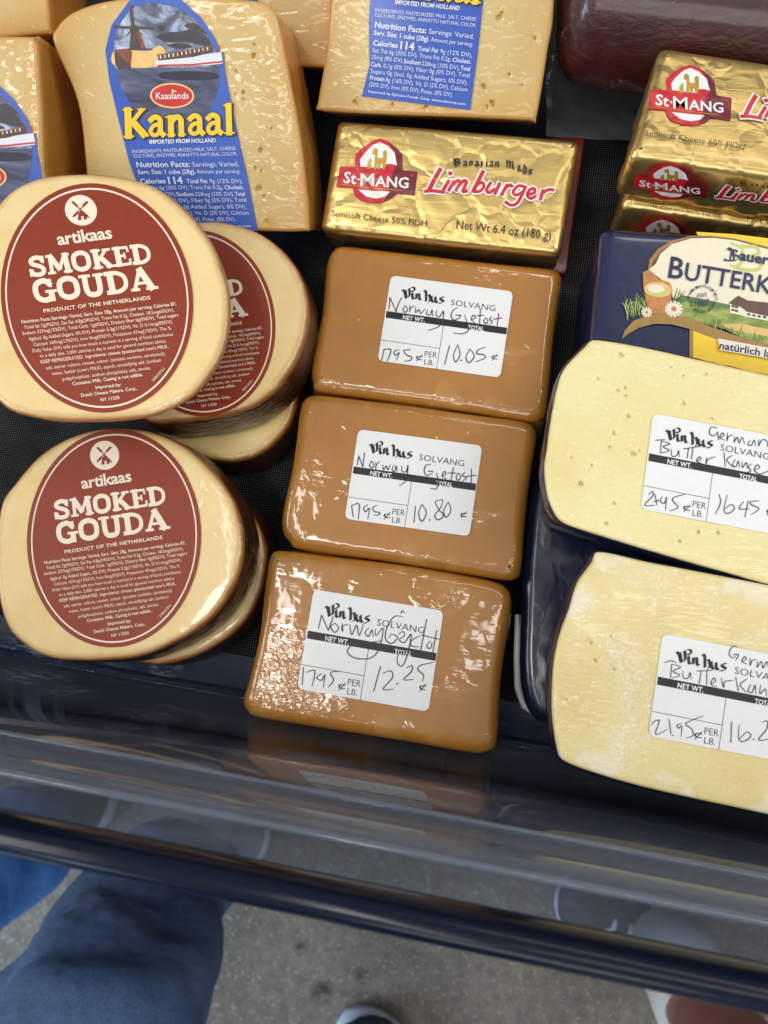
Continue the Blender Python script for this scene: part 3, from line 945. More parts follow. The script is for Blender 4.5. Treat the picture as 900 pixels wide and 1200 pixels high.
PEN4 = [[(544, 132), (502, 125), (490, 170), (520, 185), (545, 160)], [(546, 158), (552, 212)], [(560, 198), (590, 182), (580, 165), (560, 195), (592, 215)], [(615, 165), (610, 220), (622, 190), (650, 180)],
        [(665, 190), (660, 230), (682, 195), (696, 235), (716, 195), (732, 240)], [(772, 215), (755, 245), (780, 250), (800, 215), (808, 255)], [(832, 210), (830, 255), (852, 215), (885, 218), (892, 262)],
        [(118, 215), (182, 212)], [(156, 225), (150, 304)], [(156, 222), (216, 240), (168, 260), (212, 286), (150, 305)], [(226, 280), (230, 325), (264, 320), (275, 285), (282, 330)], [(310, 276), (420, 258)], [(345, 270), (335, 340)],
        [(376, 270), (365, 345)], [(400, 360), (430, 346), (420, 330), (400, 358), (436, 378)], [(470, 335), (466, 380), (478, 350), (530, 330)], [(590, 300), (600, 395)], [(650, 320), (610, 352), (652, 400)],
        [(668, 350), (650, 385), (672, 400), (690, 360), (698, 405)], [(715, 365), (718, 405), (745, 370), (752, 412)], [(778, 380), (760, 400), (776, 428), (740, 440)], [(800, 424), (836, 406), (820, 385), (800, 424), (842, 450), (900, 430), (960, 440)],
        [(68, 592), (94, 570), (98, 600), (40, 665), (112, 665)], [(112, 590), (126, 662)], [(104, 640), (140, 632)], [(162, 605), (150, 640), (180, 650), (192, 608), (185, 700)], [(320, 590), (246, 610), (236, 635), (272, 680), (215, 705)],
        [(556, 590), (566, 650), (530, 725)], [(612, 595), (590, 700), (620, 722), (662, 690), (640, 660), (600, 690)], [(726, 640), (695, 690), (762, 690)], [(758, 635), (735, 748)], [(832, 635), (774, 642), (780, 662), (832, 690), (775, 732)]]
PEN5 = [[(672, 126), (640, 120), (612, 170), (636, 205), (668, 184)], [(640, 180), (682, 180), (660, 222)], [(705, 230), (736, 216), (725, 195), (705, 228), (742, 250)], [(765, 205), (765, 260), (778, 225), (810, 215)],
        [(820, 230), (815, 275), (846, 230), (860, 280), (886, 230), (906, 285), (932, 240), (940, 290)], [(145, 240), (190, 225), (230, 240)], [(196, 250), (188, 346)], [(198, 250), (262, 270), (204, 300), (256, 330), (195, 350)],
        [(276, 300), (282, 350), (314, 350), (330, 310), (338, 360)], [(380, 300), (490, 295)], [(410, 300), (395, 390)], [(452, 300), (450, 400)], [(480, 395), (515, 372), (500, 350), (480, 394), (522, 415)], [(556, 350), (572, 420), (582, 375), (640, 370)],
        [(660, 345), (680, 445)], [(745, 355), (692, 400), (742, 455)], [(772, 395), (750, 440), (780, 455), (800, 400), (808, 465)], [(842, 400), (836, 465), (875, 430), (884, 482)], [(940, 430), (920, 450), (940, 480), (900, 492)],
        [(50, 692), (66, 668), (104, 655), (98, 690), (80, 760), (165, 722)], [(176, 650), (190, 755)], [(203, 765)], [(268, 680), (236, 690), (246, 715), (270, 698), (262, 775)], [(425, 625), (312, 670), (300, 690), (340, 720), (350, 768), (300, 785)],
        [(630, 670), (625, 820)], [(686, 690), (682, 790), (720, 810), (770, 772), (742, 742), (690, 790)], [(790, 795)], [(850, 672), (888, 662), (884, 720), (825, 800), (912, 790)], [(1000, 690), (950, 700), (946, 730), (990, 760), (940, 800)]]

# ------------------------------------------------------------------ brown cheese blocks, three in a column
def lump(seed, amp, sc):
    return lambda u, v: amp * noise.noise(Vector((u * sc + seed, v * sc, seed)))


BR = [
    ('glossy brown cheese block priced 10.05, farthest of the column, touching the gold box', [(402, 284), (389, 289), (381, 306), (376, 357), (369, 395), (363, 429), (365, 445), (377, 456), (491, 471), (560, 481), (620, 491), (637, 487), (643, 472), (650, 395), (656, 350), (660, 325), (656, 314), (642, 310), (570, 303), (510, 296), (450, 289)],
     0.0385, zm(436, 318, 5.294), L1C, PEN1, (640, 325), None),
    ('glossy brown cheese block priced 10.80, in the middle of the column of three', [(374, 460), (357, 463), (350, 476), (345, 514), (339, 552), (333, 578), (328, 603), (329, 622), (338, 635), (352, 643), (461, 658), (530, 669), (590, 679), (606, 677), (612, 664), (617, 601), (623, 556), (630, 510), (626, 497), (610, 490), (550, 482), (480, 472), (430, 466)],
     0.0385, zm(398, 498, 5.294), [(117, 28), (885, 130), (805, 692), (32, 582)], PEN2, (340, 470), None),
    ('glossy brown cheese block priced 12.25 with crinkled wrap, nearest the clear front', [(328, 644), (315, 650), (309, 679), (301, 745), (289, 796), (282, 822), (288, 836), (303, 843), (387, 857), (464, 869), (550, 884), (571, 883), (583, 870), (587, 803), (593, 757), (600, 708), (596, 690), (577, 680), (520, 669), (457, 659), (390, 651)],
     0.0385, zm(344, 685, 5.0), [(120, 28), (880, 155), (790, 745), (22, 610)], PEN3, (338, 806), 0.021),
]
for i, (lab, out, z, zmp, cor, pen, cpx, cr) in enumerate(BR):
    pl = Plane(sum(p[0] for p in out) / len(out), sum(p[1] for p in out) / len(out), z)
    base = Vector((pl.O.x, pl.O.y, 0.0017))
    t = thing('brown_cheese_block', lab, 'cheese block', base, 'brown cheese blocks in a column')
    o = spline(pxmap(pl, out), 5)
    cm = gjetost_mat('brown_cheese_in_film', tuple(at(*cpx, z) - base) if cr else None, cr or 0.02)
    ph = 3.1 * i
    V, F, D = slab(pl, o, z - 0.0017, 0.0052, 0.006, 0.0035, lump(i * 5, 0.00030, 55), lambda f, h, ph=ph: 0.0008 * math.sin(f * 40 + ph) + 0.0007 * noise.noise(Vector((f * 60, h * 300, ph))), taper=-0.0008, steps=7)
    mesh_obj('block', V, F, cm, t, depth=D)
    price_label(t, pl, zmp, cor, pen, w=6.6, h0=0.00042)

# ------------------------------------------------------------------ smoked cheese rounds
GL = Vector((134, 631)); GLu, GLv = Vector((101.5, -15.3)), Vector((9.5, 126.7))
GZ6, GZ7, GZ5 = zm(20, 500, 4.0), zm(45, 630, 4.865), zm(0, 490, 2.5)
LINES = [('Nutrition Facts Servings: Varied, Serv. Size: 28g, Amount per serving: Calories 87,', 38, 152, 842, 38, 0.012), ('Total fat 7g(9%DV), Sat Fat 4.8g(24%DV), Trans Fat 0.2g, Cholest. 18.5mg(6%DV),', 50, 182, 830, 72, 0.004),
         ('Sodium 337mg(15%DV), Total Carb. 1g(0%DV), Dietary fiber 0g(0%DV), Total sugars', 38, 215, 850, 98, 0.004), ('0g(Incl. 0g Added Sugars, 0% DV), Protein 5.3g(11%DV), Vit. D 0.1mcg(0%DV),', 72, 245, 818, 135, 0.004),
         ('Calcium 169mg(13%DV), Iron 0mg(0%DV), Potassium 47mg(1%DV). The %', 92, 275, 808, 170, 0.0), ('Daily Value (DV) tells you how much a nutrient in a serving of food contributes', 85, 308, 815, 203, 0.0),
         ('to a daily diet. 2,000 calories a day is used for general nutrition advice.', 122, 335, 780, 240, 0.0), ("KEEP REFRIGERATED. Ingredients: cheese (pasteurized cow's MILK,", 125, 368, 788, 270, 0.008),
         ('salt, starter culture, rennet, colour: (annatto norbixin, carotenes)),', 150, 400, 770, 308, 0.0), ("water, butter (cow's MILK), starch, emulsifying salt: (sodium", 178, 430, 745, 345, 0.0),
         ('polyphosphate, sodium phosphate), salt, smoke.', 232, 458, 692, 388, 0.0), ('Contains: Milk. Casing is not edible.', 282, 483, 648, 425, 0.015), ('Imported by:', 400, 500, 532, 482, 0.015),
         ('Dutch Cheese Makers, Corp.,', 322, 545, 615, 500, 0.015), ('NY 11530', 422, 568, 520, 552, 0.015)]


def gouda_label(parent, plane, c, u, v):
    inv = Matrix(((GLu.x, GLv.x), (GLu.y, GLv.y))).inverted()
    to = Matrix(((u[0], v[0]), (u[1], v[1]))); c = Vector(c)

    def mp(zf):
        def f(x, y):
            return tuple(c + to @ (inv @ (Vector(zf(x, y)) - GL)))
        return f
    P = Print(plane, lambda a, b: tuple(c + to @ Vector((a, b))), 0.0003)
    P.ell((0, 0), 1, 1, 'brick', n=72)
    P.line([(0.945 * math.cos(2 * math.pi * i / 72), 0.952 * math.sin(2 * math.pi * i / 72)) for i in range(72)], 0.016, 'cream', closed=True)
    P.mp = mp(GZ6)
    P.ell((412, 135), 68, 68, 'cream')
    for a, b in (((378, 98), (446, 168)), ((442, 96), (376, 166))):
        P.line([a, b], 5, 'brick')
    for cx, cy, ax, ay in ((388, 108, 16, 16), (432, 106, 16, -16), (430, 154, -14, -14), (390, 152, -14, 14)):
        P.line([(cx - ax * .55, cy - ay * .55), (cx + ax * .55, cy + ay * .55)], 11, 'brick')
    P.poly([(411, 134), (400, 150), (396, 180), (438, 174), (426, 148)], 'brick')
    P.poly([(412, 162), (412, 177), (422, 176), (421, 161)], 'cream')
    P.text('artikaas', (306, 292), (540, 256), 56, 'cream', 0.022, spacing=0.95)
    P.glyphs('SMOKED', SLAB, (180, 434), (704, 360), 82, 'cream', 0.06)
    P.glyphs('GOUDA', SLAB, (192, 549), (716, 477), 93, 'cream', 0.05)
    P.mp = mp(GZ5)
    P.text('PRODUCT OF THE NETHERLANDS', (192, 397), (478, 354), 10.5, 'cream', 0.02, spacing=1.05)
    P.mp = mp(GZ7)
    for (s, x0, y0, x1, y1, b) in LINES:
        P.text(s, (x0, y0), (x1, y1), 19, 'cream', b)
    P.text('50810751', (700, 455), (764, 388), 15, 'cream', 0.0)
    return P.build('round_label', parent)


GOUDA = [
    # label, outline, z of face, thickness, tilt, roll, label centre, u, v
    ('smoked cheese round nearest the clear front, on top of its stack', [(0, 590), (16, 566), (44, 534), (80, 512), (116, 502), (152, 501), (182, 507), (216, 522), (244, 546), (264, 571), (278, 598), (284, 630), (280, 666), (268, 694), (248, 722), (216, 746), (176, 765), (140, 773), (80, 774), (48, 768), (22, 752), (6, 732), (-3, 700), (-6, 640)],
     0.052, 0.025, 0, 0, (134, 631), (101.5, -15.3), (9.5, 126.7)),
    ('plain smoked cheese round under the labelled one nearest the clear front', [(60, 600), (110, 550), (170, 530), (230, 548), (275, 580), (300, 612), (311, 648), (305, 690), (285, 728), (250, 757), (205, 776), (168, 777), (110, 760), (70, 720), (55, 660)],
     0.0265, 0.0245, 0, 0, None, None, None),
    ('large smoked cheese round at the left edge, lying partly over the smaller one', [(-30, 310), (-18, 262), (8, 226), (44, 207), (89, 202), (133, 204), (178, 216), (213, 240), (240, 271), (260, 311), (268, 347), (267, 387), (256, 422), (231, 457), (196, 479), (156, 490), (89, 493), (44, 489), (4, 476), (-22, 440), (-34, 380)],
     0.084, 0.027, 0, 0, (114, 349.5), (111, -14), (19, 133.5)),
    ('smaller labelled smoked cheese round half covered by the large one', [(240, 258), (267, 260), (302, 271), (333, 294), (352, 322), (361, 360), (353, 405), (329, 447), (302, 470), (267, 484), (213, 491), (169, 490), (140, 460), (125, 400), (130, 340), (155, 295), (195, 266)],
     0.054, 0.026, 0, 0, (234, 379), (88, -11.5), (14, 108.5)),
    ('plain smoked cheese round at the bottom of the rear stack', [(270, 330), (310, 350), (334, 390), (346, 440), (343, 485), (324, 514), (296, 534), (262, 540), (215, 528), (180, 500), (165, 450), (170, 390), (200, 345)],
     0.0275, 0.0255, 0, 0, None, None, None),
]
for (lab, out, z, th, tl, rl, c, u, v) in GOUDA:
    cx = sum(p[0] for p in out) / len(out); cy = sum(p[1] for p in out) / len(out)
    pl = Plane(cx, cy, z, tl, rl)
    t = thing('smoked_cheese_round', lab, 'cheese', pl.p(0, 0, -th), 'smoked cheese rounds')
    tap = 0.013 if z > 0.08 else -0.001
    V, F, D = slab(pl, spline(pxmap(pl, out), 5), th, 0.0022, 0.004, 0.004, lump(cx, 0.00012, 40), lambda f, h: 0.0005 * math.sin(math.pi * min(1, -h / 0.025)) + 0.0005 * noise.noise(Vector((f * 50, h * 500, 1.0))), taper=tap, steps=7)
    mesh_obj('cheese_round', V, F, M['gouda'], t, depth=D)
    if c:
        gouda_label(t, pl, c, u, v)

# ------------------------------------------------------------------ aged cheese wedges with blue labels
KZ, KZ3, K4 = zm(120, 0, 5.625), zm(130, 90, 5.0), zm(420, 0, 5.625)
KA = [((176, 168.6), (462.7, 5.3)), ((253.6, 166.6), (537.7, 12.8)), ((161.6, 197), (439.2, 32.9)), ((281, 196), (555.5, 46.2)), ((285.6, 215), (553, 67.6)), ((292.4, 251), (547.6, 107.6))]
main_to_4 = fit_affine([a for a, b in KA], [b for a, b in KA]); four_to_main = fit_affine([b for a, b in KA], [a for a, b in KA])
KTEXT = [('INGREDIENTS: PASTEURIZED MILK, SALT, CHEESE', 112, 80, 775, 140, 25, 0), ('CULTURES, ENZYMES, ANNATTO NATURAL COLOR.', 110, 112, 775, 180, 25, 0),
         ('Nutrition Facts:', 108, 182, 448, 222, 40, .025), ('Servings: Varied,', 465, 224, 760, 258, 36, 0), ('Serv. Size: 1 cube (28g).', 102, 232, 468, 275, 33, .02), ('Amount per serving:', 478, 275, 752, 308, 31, 0),
         ('Calories', 97, 300, 260, 318, 36, .025), ('114', 275, 325, 368, 335, 54, .03), ('Total Fat', 392, 335, 525, 350, 31, .02), ('9g (12% DV),', 538, 352, 748, 380, 31, 0),
         ('Sat. Fat 6g (30% DV), Trans Fat 0.2g,', 92, 345, 608, 405, 30, 0), ('Cholest.', 620, 408, 742, 422, 30, .02), ('23mg (8% DV),', 87, 390, 295, 415, 30, 0), ('Sodium', 300, 418, 410, 430, 30, .02),
         ('228mg (10% DV),', 418, 432, 665, 462, 30, 0), ('Total', 672, 462, 735, 470, 30, .02), ('Carb.', 83, 438, 155, 446, 30, .02), ('0.1g (0% DV), Fiber 0g (0% DV), Total', 165, 448, 732, 512, 30, 0),
         ('Sugars 0g (Incl. 0g Added Sugars, 0% DV),', 80, 482, 718, 560, 30, 0), ('Protein', 76, 525, 172, 538, 30, .02), ('8g (16% DV), Vit. D (2% DV), Calcium', 180, 540, 718, 605, 30, 0),
         ('(20% DV), Iron (0% DV), Potas. (0% DV).', 72, 570, 620, 640, 30, 0), ('Imported by Epicure Foods Corp. www.efccorp.com', 65, 610, 705, 695, 18, .015)]


def blue_label(parent, plane, m2, picture=True, words=True, short=False):
    P = Print(plane, lambda x, y: m2(x, y), 0.0004)
    bl, br = four_to_main(424, 113), four_to_main(551, 129)
    left = [(bl[0], bl[1]), (169, 236), (152, 190), (139, 139), (129, 97), (124, 59), (131, 30), (152, 1), (172, -8), (192, -9)]
    right = [(213, 0), (236, 21), (253, 46), (264, 84), (277, 148), (291, 211), (br[0], br[1])]
    if short:
        left = [(153, 160)] + left[3:]; right = right[:-2] + [(280, 160)]
    P.poly(left + right, 'blue')
    if picture:
        P.mp = lambda x, y: m2(*KZ(x, y))
        oval = spline([(310, 22), (400, 30), (500, 60), (600, 120), (680, 210), (735, 310), (768, 420), (775, 520), (755, 620), (700, 740), (560, 830), (400, 840), (250, 760), (150, 620), (100, 500), (80, 400), (82, 280), (110, 180), (170, 90), (240, 35)], 4)
        P.poly([tuple(p) for p in oval], 'sky')
        for q in ([(360, 236), (430, 214), (520, 210), (600, 190), (680, 235), (720, 300), (640, 300), (560, 276), (450, 280), (380, 262)], [(540, 170), (600, 150), (650, 180), (690, 225), (600, 200)], [(420, 300), (520, 286), (600, 312), (500, 322)]):
            P.poly(q, 'dusk', 3)
        P.poly([(90, 330), (300, 340), (380, 300), (420, 360), (360, 440), (90, 440)], 'glow', 4)
        if short:
            oval = [p for p in oval if p.y < 840]
        low = [p for p in oval if p.y > 430]
        P.poly([tuple(p) for p in low], 'water')
        P.poly([(82, 330), (190, 320), (215, 400), (200, 448), (120, 452), (92, 440)], 'brickroof'); P.poly([(82, 340), (190, 430), (200, 450), (112, 456), (88, 430)], 'wood')
        P.poly([(200, 340), (310, 350), (345, 400), (335, 440), (190, 446)], 'glow')
        P.poly([(192, 190), (240, 190), (290, 330), (180, 330)], 'wood'); P.poly([(232, 200), (243, 200), (292, 328), (262, 330)], 'brickroof')
        P.line([(172, 328), (330, 326)], 10, 'wood'); P.poly([(182, 180), (205, 162), (236, 176), (244, 206), (184, 206)], 'wood')
        P.line([(192, 40), (204, 180)], 22, 'wood'); P.line([(80, 180), (332, 188)], 17, 'wood'); P.line([(204, 190), (160, 240)], 6, 'wood'); P.line([(225, 190), (262, 228)], 6, 'wood')
        P.poly([(350, 400), (600, 370), (785, 345), (800, 420), (700, 432), (420, 440), (350, 432)], 'hull'); P.line([(372, 434), (600, 428), (798, 408)], 12, 'red')
        P.poly([(368, 366), (560, 340), (725, 304), (735, 345), (600, 378), (375, 402)], 'wood')
        for k in range(12):
            x = 388 + k * 28; y = 388 - k * 5.2
            P.line([(x, y), (x - 3, y - 22)], 9, 'glow' if k % 3 == 1 else 'hull')
        P.line([(362, 364), (560, 338), (728, 302)], 7, 'brickroof'); P.line([(795, 345), (812, 540)], 10, 'blue'); P.line([(770, 300), (772, 345)], 9, 'red')
        P.poly([(390, 480), (560, 470), (740, 480), (760, 520), (600, 530), (400, 520)], 'shadow', 3)
        P.ell((463, 632), 146, 84, 'glow', 0.03); P.ell((463, 632), 134, 73, 'red', 0.03)
        P.text('Kaaslands', (357, 655), (572, 652), 46, 'white', 0.004); P.poly([(466, 592), (496, 604), (466, 614)], 'yellow'); P.line([(464, 592), (464, 640)], 4, 'white')
    if short:
        return P.build('blue_label', parent)
    P.mp = lambda x, y: m2(*KZ3(x, y))
    P.glyphs('Kanaal', FLARE, (76, 356), (728, 334), 166, 'shadow', 0.05, grow=0.05, shift=(7, 5))
    P.glyphs('Kanaal', FLARE, (76, 356), (728, 334), 166, 'shadow', 0.05, grow=0.06)
    P.glyphs('Kanaal', FLARE, (76, 356), (728, 334), 166, 'yellow', 0.05)
    P.text('IMPORTED FROM HOLLAND', (230, 394), (618, 384), 24, 'white', 0.016)
    if words:
        P.mp = lambda x, y: m2(*four_to_main(*K4(x, y)))
        for (s, x0, y0, x1, y1, h, b) in KTEXT:
            P.text(s, (x0, y0), (x1, y1), h, 'pale', b)
    return P.build('blue_label', parent)


def pits_px(pl, lst, scale=1.0, deep=0.6):
    out = []
    for (x, y, r) in lst:
        q = pl.uv(x, y); rr = r * 0.00033 * scale
        out.append((q.x, q.y, rr, rr * deep * 2, random.uniform(1.0, 1.9), random.uniform(0, 3.1)))
    return out


WEDGE = [
    ('aged cheese wedge with a whole blue windmill label facing up', [(62, 52), (64, 34), (84, 14), (127, 0), (200, -6), (296, 0), (317, 8), (326, 24), (338, 84), (353, 169), (362, 262), (355, 271), (300, 271), (200, 270), (108, 262), (100, 200), (90, 120)],
     (220, 270), 0.050, 0.046, 31, 5, lambda x, y: (x, y), [(285, 108, 4), (297, 65, 4.5), (277, 83, 3), (305, 176, 5), (285, 116, 2.5), (303, 221, 5), (299, 197, 3.5), (312, 259, 4), (309, 230, 3), (318, 150, 2.5), (306, 200, 2), (276, 110, 2), (298, 52, 3)], True),
    ('aged cheese wedge at the left edge, half its windmill label cut off', [(-120, 50), (-60, 43), (38, 42), (43, 47), (46, 90), (49, 140), (51, 200), (53, 262), (-120, 262)],
     (40, 200), 0.075, 0.052, 25, 9, lambda x, y: (x - 219.6 + (y - 60) * 0.0, y + 95), [], False),
    ('aged cheese wedge above the lone gold box, only its label text in view', [(402, -225), (388, 0), (380, 70), (372, 120), (373, 129), (430, 133), (560, 138), (622, 141), (629, 138), (642, 60), (650, 0), (655, -225)],
     (500, 138), 0.058, 0.050, 35, 4, main_to_4, [(585, 20, 5), (627, 45, 3), (567, 101, 5), (577, 121, 5), (597, 87, 3), (460, 122, 3.5), (500, 124, 4), (416, 120, 4), (588, 15, 3), (612, 100, 2), (571, 125, 3)], True),
    ('aged cheese wedge half hidden behind the wedge with the whole blue label', [(150, -235), (398, -235), (391, 0), (388, 76), (378, 79), (352, 78), (300, 76), (175, 76)],
     (370, 78), 0.050, 0.042, 38, 3, lambda x, y: main_to_4(x, y) and (main_to_4(x, y)[0] - 262, main_to_4(x, y)[1] - 19), [], False),
    ('aged cheese wedge without a label in the far left corner', [(-90, -80), (50, -80), (56, 0), (58, 36), (50, 40), (-90, 40)],
     (30, 40), 0.070, 0.04, 36, 6, None, [], False),
]
for (lab, out, anc, z, th, tl, rl, mp, pit, words) in WEDGE:
    pl = Plane(anc[0], anc[1], z, tl, rl)
    o = ccw([Vector(p) for p in pxmap(pl, out)])
    cx = sum((p.x for p in o)) / len(o); cy = sum((p.y for p in o)) / len(o)
    t = thing('cheese_wedge', lab, 'cheese wedge', pl.p(cx, cy, -th), 'aged cheese wedges')
    V, F, D = slab(pl, spline([tuple(p) for p in o], 5), th, 0.0018, 0.002, 0.0035, lump(cx * 90, 0.0002, 60), lambda f, h: 0.0005 * noise.noise(Vector((f * 40, h * 260, 2.0))), pits_px(pl, pit, 0.58, 0.9))
    mesh_obj('cheese', V, F, M['wedge'], t, depth=D)
    if mp:
        blue_label(t, pl, mp, picture=True, words=words or tl == 38, short=anc[0] < 100)

# ------------------------------------------------------------------ gold foil boxes
FZ, FT = zm(380, 150, 7.5), zm(490, 175, 5.143)


def foil_print(parent, plane, m2, name='printed_logo', words=True):
    P = Print(plane, lambda x, y: m2(*FZ(x, y)), 0.0004); P.d = 0.00002
    P.poly([(490, 95), (560, 120), (640, 180), (685, 232), (690, 372), (820, 386), (796, 598), (640, 580), (590, 622), (500, 660), (400, 662), (310, 636), (266, 590), (250, 530), (105, 520), (140, 340), (272, 342), (275, 240), (330, 180), (420, 120)], 'fred')
    P.poly([(560, 122), (640, 180), (685, 232), (690, 372), (820, 386), (796, 598), (640, 580), (590, 622), (520, 655), (560, 560), (600, 400), (640, 330), (620, 220)], 'fmaroon')
    P.poly([(490, 128), (560, 160), (620, 222), (640, 332), (590, 318), (540, 322), (520, 356), (320, 342), (315, 280), (360, 220), (430, 152)], 'fwhite')
    P.poly([(300, 545), (440, 556), (578, 562), (540, 605), (460, 624), (370, 606)], 'fwhite')
    P.poly([(374, 362), (384, 302), (410, 270), (418, 280), (414, 362)], 'fgold'); P.poly([(438, 366), (448, 240), (424, 236), (430, 190), (455, 178), (472, 196), (468, 262), (500, 270), (520, 258), (516, 216), (540, 194), (554, 214), (545, 330), (530, 366), (515, 366), (510, 320), (496, 320), (492, 366), (475, 366), (470, 310), (460, 366)], 'fgold')
    P.line([(165, 500), (400, 530), (690, 552)], 5, 'fgold')
    P.text('St', (168, 484), (280, 497), 104, 'fwhite', 0.02); P.ell((304, 455), 10, 10, 'fwhite', n=12); P.text('M', (318, 512), (438, 516), 118, 'fwhite', 0.006); P.text('ANG', (446, 516), (740, 532), 96, 'fwhite', 0.02)
    P.ell((770, 420), 14, 11, 'fred', n=10)
    if words:
        P.mp = lambda x, y: m2(*FT(x, y))
        LIM = [([(135, 122), (100, 182), (66, 250)], 27), ([(42, 256), (90, 253), (158, 262)], 21), ([(186, 192), (152, 248)], 22), ([(188, 150), (200, 146)], 24), ([(216, 196), (184, 252)], 20),
               ([(206, 220), (238, 192), (252, 204), (228, 252)], 20), ([(246, 220), (276, 192), (292, 204), (268, 256), (294, 254)], 20), ([(392, 136), (362, 196), (332, 256)], 25), ([(334, 258), (372, 256), (396, 228), (386, 202), (356, 218)], 18),
               ([(438, 204), (412, 246), (428, 264), (462, 242)], 19), ([(492, 208), (462, 272)], 21), ([(536, 218), (502, 278)], 21), ([(522, 242), (550, 218), (568, 228)], 19), ([(638, 228), (602, 224), (572, 260), (590, 280), (626, 262)], 18),
               ([(648, 228), (602, 320), (562, 340), (526, 320)], 19), ([(662, 274), (700, 266), (700, 240), (672, 246), (656, 280), (680, 300), (708, 286)], 17), ([(752, 250), (736, 306)], 21), ([(740, 276), (780, 248), (816, 248)], 18)]
        for pts, w in LIM:
            P.line(pts, w + 20, 'fwhite', 4)
        P.h += 0.00002
        for pts, w in LIM:
            P.line(pts, w, 'fred', 4)
        # black-letter line
        BL = {'B': (46, [[(4, -44), (8, -6)], [(14, -42), (14, 0)], [(14, -42), (34, -38), (30, -24), (16, -22)], [(18, -22), (40, -18), (34, -2), (10, 0)]]), 'a': (30, [[(6, -26), (20, -28), (22, -4), (28, 0)], [(20, -16), (6, -10), (10, 0), (20, -4)]]),
              'v': (28, [[(6, -28), (8, -4)], [(8, -2), (22, -8), (20, -26), (12, -28)]]), 'r': (24, [[(7, -28), (8, 0)], [(10, -22), (20, -28)]]), 'i': (16, [[(7, -28), (8, -2), (13, 0)], [(5, -38), (10, -36)]]), 'n': (32, [[(6, -28), (7, 0)], [(8, -22), (20, -28), (22, -2), (28, 0)]]),
              'M': (56, [[(4, -40), (10, -30), (8, 0)], [(12, -36), (24, -42), (26, 0)], [(28, -36), (40, -42), (44, -4), (50, 0)]]), 'd': (32, [[(10, -42), (26, -26), (22, 0)], [(20, -26), (6, -20), (8, -2), (20, 0)]]), 'e': (28, [[(20, -18), (22, -28), (6, -22), (8, -4), (22, -2)], [(8, -14), (20, -18)]])}
        for word, x, y, sl in (('Bavarian', 212, 100, 0.02), ('Made', 528, 108, 0.30)):
            for c in word:
                wd, sts = BL[c]
                for st in sts:
                    P.nib([(x + q[0], y + q[1] + (q[0]) * sl) for q in st], 'fblack', (4.6, -3.4))
                x += wd * 1.20 * (1.02 if word == 'Bavarian' else 0.95); y += wd * sl * 1.1
        P.mp = lambda x, y: m2(x, y)
        P.text('Semisoft Cheese 50% FIDM', (388, 253.5), (500, 266), 7.2, 'fblack', 0.0); P.text('Net Wt 6.4 oz (180 g)', (534.5, 268), (645, 281), 10.6, 'fblack', 0.0)
    return P.build(name, parent)


ident = lambda x, y: (x, y)
LS = [(394, 219.3), (486, 229.7), (445.3, 162.7), (440, 238), (494, 226)]


def foil_box(lab, pl, out, th, prints, r=0.0035):
    o = ccw([Vector(p) for p in pxmap(pl, out)])
    cx = sum(p.x for p in o) / len(o); cy = sum(p.y for p in o) / len(o)
    t = thing('foil_wrapped_cheese', lab, 'cheese box', pl.p(cx, cy, -th), 'gold foil wrapped cheeses')
    rough = lambda f, h: 0.0011 * noise.noise(Vector((f * 34, h * 120, cx * 50))) + 0.0005 * noise.noise(Vector((f * 90, h * 300, 4)))
    V, F, D = slab(pl, [tuple(p) for p in o], th, r, r, 0.003, lambda u, v: 0.00022 * noise.noise(Vector((u * 90, v * 90, cx * 30))), rough, steps=4)
    mesh_obj('foil_wrap', V, F, M['foil'], t, depth=D)
    for (p2, m2, nm, words) in prints:
        foil_print(t, p2, m2, nm, words)
    return t


pl = Plane(520, 285, 0.044, 14, 0)
foil_box('gold foil cheese box lying above the brown blocks, alone and fully in view', pl, rround([(395, 139), (681, 163), (657, 300), (374, 270)], 8), 0.028, [(pl, ident, 'printed_front', True)])
plc = Plane(560, 290, 0.012, 14, 0)
t = thing('dark_red_carton', 'dark red carton edge showing beneath the right end of the lone gold foil box', 'carton', plc.p(0, 0, -0.012))
V, F, D = slab(plc, pxmap(plc, rround([(430, 172), (686, 158), (664, 322), (415, 292)], 4)), 0.010, 0.001, 0.001, 0.006)
mesh_obj('carton', V, F, M['carton'], t)
# stack of three on the right
TH = 0.027
top = fit_affine([(394, 219.3), (486, 229.7), (445.3, 162.7), (440, 238), (499, 266)], [(758.7, 128.4), (855.6, 143.6), (808.4, 76), (809.3, 147), (871, 176)])
frt = fit_affine([(394, 219.3), (486, 229.7), (445.3, 162.7), (440, 238), (498, 226)], [(740.9, 219), (831.6, 230.7), (786.2, 190.7), (786.2, 231.6), (836, 231)])
plA = Plane(830, 195, 0.086, 0, 0)
ft = plA.uv(740, 181), plA.uv(905, 206)
fdir = (plA.p(*ft[1]) - plA.p(*ft[0])).normalized(); fn = fdir.cross(Vector((0, 0, 1)))
fpA = Plane(740, 181, 0.086, normal=fn); fpA.O = fpA.O + fn * 0.0014
foil_box('gold foil cheese box on top of the right-hand stack, under the dark sausage', plA, rround([(774, 52), (1075, 96), (1060, 230), (738, 181)], 9), TH, [(plA, top, 'printed_front', True), (fpA, frt, 'printed_side', True)])
plB = Plane(800, 235, 0.086 - TH - 0.0005, 0, 0)
fpB = Plane(735, 243, 0.086 - TH - 0.0005, normal=fn); fpB.O = fpB.O + fn * 0.0014
low = lambda x, y: (frt(x, y)[0] - 9, frt(x, y)[1] + 63)
foil_box('gold foil cheese box second from the top of the right-hand stack', plB, rround([(764, 112), (1040, 150), (1035, 290), (728, 240)], 9), TH, [(fpB, low, 'printed_side', True)])
plD = Plane(760, 290, 0.086 - 2 * TH - 0.001, 0, 0)
